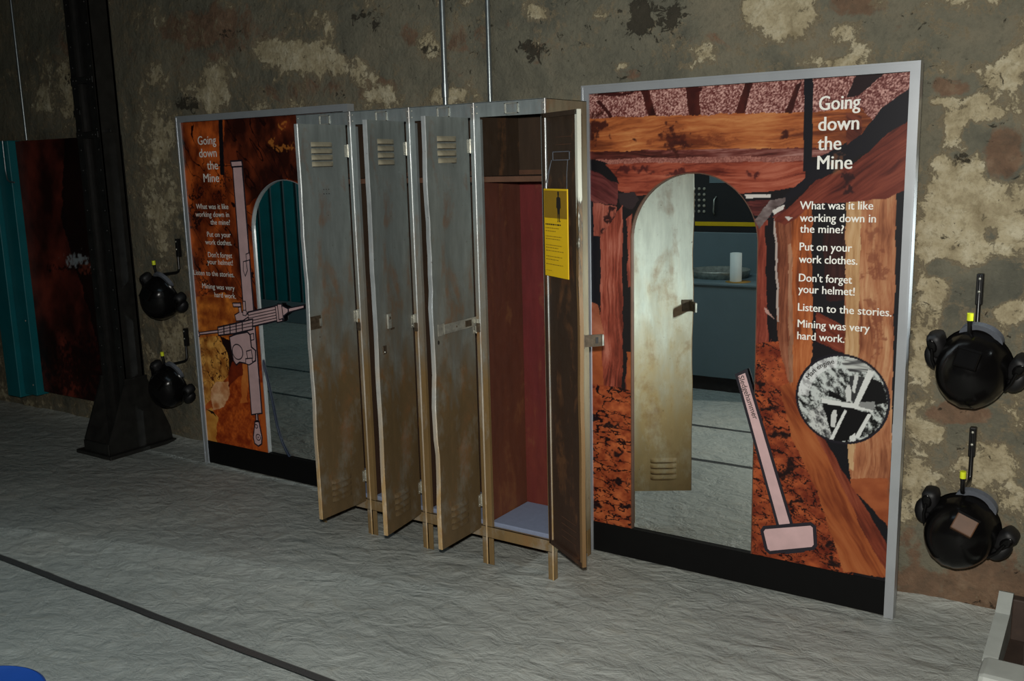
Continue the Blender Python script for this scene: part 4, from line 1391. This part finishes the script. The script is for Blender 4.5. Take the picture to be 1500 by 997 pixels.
def make_hook(x, ztop, label):
    t = thing('wall_hook', (x, 0, 0), label, 'hook', 'black wall hooks')
    yb = WY - 0.022
    mb = MB()
    mb.tube([(0, yb, ztop), (0, yb, ztop - HKT + 0.02), (0, yb - 0.006, ztop - HKT + 0.006), (0, yb - 0.02, ztop - HKT), (0, 0.045, ztop - HKT), (0, 0.030, ztop - HKT + 0.006), (0, 0.022, ztop - HKT + 0.02), (0, 0.016, ztop - 0.125)], 0.0075, 0, 10)
    mb.box(-0.011, 0.011, yb - 0.006, yb + 0.02, ztop - 0.10, ztop + 0.004, 0, 0.004)
    for dz in (-0.012, -0.055):
        mb.ball((0, yb - 0.007, ztop + dz), (0.005, 0.003, 0.005), 1, 8, 5)
    mb.build('rod', ['rod', 'steel'], t)
    mb = MB().tube([(0, 0.0165, ztop - 0.127), (0, 0.015, ztop - 0.104)], 0.0098, 0, 12)
    tag(mb.build('tip_cap', 'lime', t), 'yellow green tip')
    return t


def make_helmet(label):
    """origin at the middle of the rim; crown towards -y, peak towards -z"""
    t = thing('miner_helmet', (0, 0, 0), label, 'helmet', 'black miner helmets')
    rx, rz, dp = 0.110, 0.128, 0.128
    vs, fs = [], []
    n, k = 40, 14
    mb = MB()
    for i in range(k + 1):
        p = (PI / 2) * i / k
        for j in range(n):
            q = 2 * PI * j / n
            rib = 0.004 * math.exp(-(math.cos(q) / 0.16) ** 2) * math.sin(p) + 0.003 * math.exp(-((abs(math.cos(q)) - 0.42) / 0.10) ** 2) * math.sin(p)
            f = (1 + rib / 0.12)
            vs.append((rx * f * math.sin(p) * math.cos(q), -dp * f * math.cos(p) ** 0.85 if p < PI / 2 - 1e-6 else 0.0, rz * f * math.sin(p) * math.sin(q)))
    for i in range(k):
        for j in range(n):
            fs.append((i * n + j, (i + 1) * n + j, (i + 1) * n + (j + 1) % n, i * n + (j + 1) % n))
    mb.add(vs, fs, 0, True)
    # short straight skirt below the dome and the inside
    ring = [(rx * math.cos(2 * PI * j / n), 0.0, rz * math.sin(2 * PI * j / n)) for j in range(n)]
    ring2 = [(x * 1.01, 0.022, z * 1.01) for x, y, z in ring]
    ring3 = [(x * 1.06, 0.026, z * 1.055) for x, y, z in ring]
    ring4 = [(x * 0.95, 0.022, z * 0.95) for x, y, z in ring]
    ring5 = [(x * 0.85, -0.06, z * 0.85) for x, y, z in ring]
    allr = ring + ring2 + ring3 + ring4 + ring5
    mb.add(allr, [(a * n + j, a * n + (j + 1) % n, (a + 1) * n + (j + 1) % n, (a + 1) * n + j) for a in range(4) for j in range(n)], 0, True)
    mb.add(ring5, [tuple(range(n))], 0)
    mb.build('shell', 'shell', t)
    # peak
    vs, fs = [], []
    m_ = 16
    for i in range(5):
        s = i / 4
        for j in range(m_ + 1):
            q = PI + 0.45 + (PI - 0.9) * j / m_
            e = math.sin(PI * j / m_) ** 0.7
            ext = 1.03 + 0.30 * s * e
            vs.append((rx * 1.02 * math.cos(q) * (1 + 0.02 * s), 0.024 + 0.03 * s * e - 0.012 * math.cos(q) ** 2 * s, rz * math.sin(q) * ext))
    for i in range(4):
        for j in range(m_):
            fs.append((i * (m_ + 1) + j, i * (m_ + 1) + j + 1, (i + 1) * (m_ + 1) + j + 1, (i + 1) * (m_ + 1) + j))
    vs2 = [(x, y + 0.004, z) for x, y, z in vs]
    mb = MB().add(vs, fs, 0, True).add(vs2, fs, 0, True)
    mb.build('peak', 'shell', t)
    # ear muffs: a padded cup on an arm each side
    for s in (-1, 1):
        rot = Matrix.Rotation(s * 0.38, 3, 'Y')
        mb = MB()
        q = MB().box(-0.026, 0.026, -0.030, 0.036, -0.048, 0.040, 0, 0.018)
        q.v = [tuple(rot @ Vector(w) + Vector((s * 0.125, 0.012, 0.046))) for w in q.v]
        mb.add(q.v, q.f, 0, True)
        mb.ball((s * 0.128, 0.016, -0.012), (0.030, 0.036, 0.046), 0, 18, 10, rot)
        mb.ball((s * 0.132, -0.018, 0.052), (0.016, 0.006, 0.026), 1, 12, 6, rot)
        mb.tube([(s * 0.106, -0.02, -0.035), (s * 0.122, -0.026, 0.005), (s * 0.13, -0.02, 0.045)], 0.006, 1, 8)
        mb.build('ear_muff', ['foam', 'shell'], t)
    # cap lamp bracket on the crown
    q = MB().box(-0.034, 0.034, -0.016, 0.016, -0.030, 0.030, 0, 0.004)
    q.box(-0.036, 0.036, -0.020, -0.014, 0.024, 0.031, 1)
    rot = Matrix.Rotation(-0.85, 3, 'X')
    q.v = [tuple(rot @ Vector(w) + Vector((0.0, -0.093, 0.098))) for w in q.v]
    q.build('lamp_bracket', ['lampb', 'shell'], t)
    # webbing strap that carries the helmet
    mb = MB()
    pts = [(0.066 * math.cos(a), 0.030 - 0.004 * math.sin(a), 0.104 + 0.052 * math.sin(a)) for a in np.linspace(-0.15, PI + 0.15, 24)]
    for (a, b) in zip(pts[:-1], pts[1:]):
        mb.add([(a[0], a[1] - 0.010, a[2]), (b[0], b[1] - 0.010, b[2]), (b[0], b[1] + 0.010, b[2]), (a[0], a[1] + 0.010, a[2])], [(0, 1, 2, 3)], 0, True)
        mb.add([(a[0] * 0.93, a[1] + 0.010, a[2] - 0.004), (b[0] * 0.93, b[1] + 0.010, b[2] - 0.004), (b[0], b[1] + 0.010, b[2]), (a[0], a[1] + 0.010, a[2])], [(0, 1, 2, 3)], 0, True)
        mb.add([(a[0] * 0.80, a[1] - 0.009, a[2] - 0.018), (b[0] * 0.80, b[1] - 0.009, b[2] - 0.018), (b[0], b[1] - 0.010, b[2]), (a[0], a[1] - 0.010, a[2])], [(0, 1, 2, 3)], 0, True)
    mb.build('strap', 'strap', t)
    return t


make_hook(-0.535, 1.180, 'black wall hook with yellow tip holding the upper helmet, right of the tunnel panel')
make_hook(-0.527, 0.660, 'black wall hook with yellow tip holding the lower helmet, right of the tunnel panel')
make_hook(-4.655, 1.205, 'black wall hook with yellow tip holding the upper helmet beside the iron column')
make_hook(-4.655, 0.692, 'black wall hook with yellow tip holding the lower helmet beside the iron column')
h1 = make_helmet('black miner helmet with ear muffs, upper one on the wall right of the tunnel panel')
hs = [h1]
for lb in ('black miner helmet with brown lamp bracket, lower one right of the tunnel panel',
           'black miner helmet with ear muffs, upper one between iron column and left panel',
           'black miner helmet with ear muffs, lower one between iron column and left panel'):
    c = copy_tree(h1)
    c['label'] = lb
    hs.append(c)
for h, (x, z, ry, rx, rz) in zip(hs, ((-0.522, 0.892, 0.20, 0.42, -0.10), (-0.528, 0.340, 0.38, 0.30, 0.0), (-4.66, 0.895, 0.42, 0.55, 0.15), (-4.66, 0.385, 0.50, 0.45, 0.15))):
    h.location = (x, 0.060, z)
    h.rotation_euler = (rx, ry, rz)
for ch in hs[0].children:
    if ch.name.startswith('lamp_bracket'):
        ch.data = ch.data.copy()
        ch.data.materials[0] = MT['shell']
        hs_dark = ch.data
for h in hs[2:]:
    for ch in h.children:
        if ch.name.startswith('lamp_bracket'):
            ch.data = hs_dark

# ================================================================== foreground corners
t = thing('concrete_trough', (-0.40, -0.28, 0), 'white painted concrete trough with dark inside, at the lower right corner', 'trough')
mb = MB()
pl = [(-0.02, 0.0), (0.34, 0.0), (0.34, 0.155), (0.31, 0.165), (0.24, 0.12), (0.0, 0.085), (-0.02, 0.08)]
vs = [(0.0, a, b) for a, b in pl] + [(0.042, a, b) for a, b in pl]
n = len(pl)
mb.add(vs, [tuple(range(n)), tuple(range(2 * n - 1, n - 1, -1))] + [(k, k + n, (k + 1) % n + n, (k + 1) % n) for k in range(n)])
mb.box(0.0, 0.55, -0.14, 0.0, 0.0, 0.088, 0, 0.018)
mb.box(0.508, 0.55, 0.0, 0.34, 0.0, 0.15, 0, 0.01)
mb.build('kerb', 'concrete', t)
mb = MB().box(0.042, 0.508, 0.30, 0.34, 0.0, 0.15, 0, 0.004)
mb.box(0.042, 0.508, 0.0, 0.34, 0.001, 0.012)
mb.box(0.10, 0.13, 0.05, 0.30, 0.012, 0.12, 0, 0.004)
mb.build('lining', 'darkwood', t)

# low blue tub whose rim just enters the lower left corner
TZ = 0.16
e0, e1, e2 = at(0, 973, 2, TZ), at(34, 984, 2, TZ), at(68, 998, 2, TZ)
mid = (e0 + e2) / 2
dirv = np.array([-(e2 - e0)[1], (e2 - e0)[0]])
dirv = dirv / np.linalg.norm(dirv)
if dirv[1] > 0:
    dirv = -dirv
TR = 0.20
sag = TR - math.sqrt(TR * TR - (np.linalg.norm((e2 - e0)[:2]) / 2) ** 2)
cc = mid[:2] + dirv * (TR - sag)
t = thing('plastic_tub', (cc[0], cc[1], 0), 'low royal blue round plastic tub cut off by the lower left corner', 'tub')
mb = MB().lathe([(0.0, 0.0), (TR - 0.05, 0.0), (TR - 0.04, 0.01), (TR - 0.015, TZ - 0.035), (TR, TZ - 0.03), (TR, TZ - 0.004), (TR - 0.006, TZ)], n=64)
mb.build('tub_wall', 'blue', t)
mb = MB().lathe([(TR - 0.006, TZ - 0.001), (TR - 0.03, TZ - 0.006), (0.0, TZ - 0.004)], n=64)
mb.build('lid', 'blue', t)

# added unseen lamp hood, its plate keeps the door light off the floor
t = thing('added_lamp_hood', (0.15, 0.0, 1.5), 'added unseen black lamp hood that trims the light on the right locker door', 'lamp')
MB().box(0.03, 0.07, -0.14, 0.06, -0.30, 0.30, 0, 0.004).build('housing', 'black', t)
MB().box(-0.202, 0.03, 0.052, 0.06, -0.30, 0.30).box(-0.202, -0.196, -0.42, -0.097, -0.42, 0.42).box(-0.196, 0.03, -0.146, -0.140, -0.30, 0.30).build('hood', 'black', t)
MB().box(0.03, 0.06, 0.06, 0.175, -0.03, 0.03, 0, 0.003).build('bracket', 'dkmetal', t)

# ================================================================== the room behind, seen in the mirrors
t = thing('service_counter', (-3.35, -2.80, 0), 'grey laminate counter with dark plinth, seen in the right mirror', 'counter')
MB().box(0.0, 1.75, -0.58, 0.0, 0.10, 0.735, 0, 0.004).build('cabinet_front', 'counter', t)
MB().box(-0.02, 1.77, -0.60, 0.012, 0.735, 0.75, 0, 0.003).build('worktop', 'counter', t)
MB().box(0.03, 1.72, -0.55, -0.03, 0.0, 0.10).build('plinth', 'plinth', t)
MB().box(0.0, 1.75, -0.62, -0.60, 0.0, 1.045, 0, 0.004).build('splash_panel', 'counter', t)
MB().tube([(0.58, -0.02, 0.0), (0.58, -0.02, 0.10)], 0.014, 0, 10).build('foot', 'dkmetal', t)

t = thing('dark_cupboard', (-3.7, -3.5, 0), 'dark tall cupboard with pale dotted tray and yellow strip, seen in the right mirror', 'cupboard')
MB().box(0.0, 2.3, -0.33, 0.0, 0.0, 2.3, 0, 0.01).build('body', 'darkwall', t)
mb = MB()
for r_ in range(5):
    for c_ in range(7):
        mb.ball((0.58 + c_ * 0.040, 0.002, 1.19 + r_ * 0.042), (0.012, 0.008, 0.012), 0, 8, 5)
mb.build('dotted_tray', 'dot', t)
MB().tube([(0.90, 0.0, 1.17), (0.905, 0.03, 1.19), (0.91, 0.03, 1.28), (0.915, 0.0, 1.30)], 0.006, 0, 8).build('handle', 'steel', t)
MB().box(0.75, 1.75, 0.0, 0.004, 1.085, 1.115).build('yellow_strip', 'yellow', t)
MB().box(0.86, 1.02, 0.0, 0.004, 1.40, 1.50).build('notice', 'counter', t)

mb = MB().lathe([(0.040, 0.0), (0.040, 0.192), (0.032, 0.194), (0.018, 0.190), (0.018, 0.1)], n=24)
o = mb.build('paper_roll', 'paper', None, (-2.417, -2.945, 0.752))
tag(o, 'white paper roll standing on the grey counter', 'paper roll')
mb = MB().lathe([(0.0, 0.004), (0.19, 0.004), (0.205, 0.05), (0.215, 0.052), (0.215, 0.046), (0.20, 0.0), (0.0, 0.0)], n=40)
o = mb.build('steel_basin', 'steel', None, (-2.62, -3.165, 0.751))
tag(o, 'shallow steel basin on the grey counter, behind the paper roll', 'basin')
mb = MB().lathe([(0.0, 0.0), (0.085, 0.0), (0.085, 0.0015), (0.0, 0.0015)], n=32)
o = mb.build('ochre_mat', 'cork', None, (-2.395, -2.93, 0.7503))
tag(o, 'round ochre mat under the paper roll', 'mat')

t = thing('corrugated_screen', (-8.45, -3.66, 0), 'teal corrugated sheet screen with dark grooves, seen in the left mirror', 'screen')
mb = MB()
x = 0.0
k = 0
while x < 2.1:
    mb.box(x, x + 0.135, -0.02, 0.02, 0.22, 2.2, 0, 0.006)
    mb.box(x + 0.135, x + 0.165, -0.02, 0.0, 0.22, 2.2, 1)
    mb.box(x + 0.165, x + 0.19, -0.02, 0.012, 0.22, 2.2, 2)
    x += 0.19
mb.build('sheet', ['teal2', 'gap', 'counter'], t)
MB().box(0.0, 2.1, -0.03, 0.03, 0.0, 0.22, 0, 0.004).build('base_panel', 'counter', t)
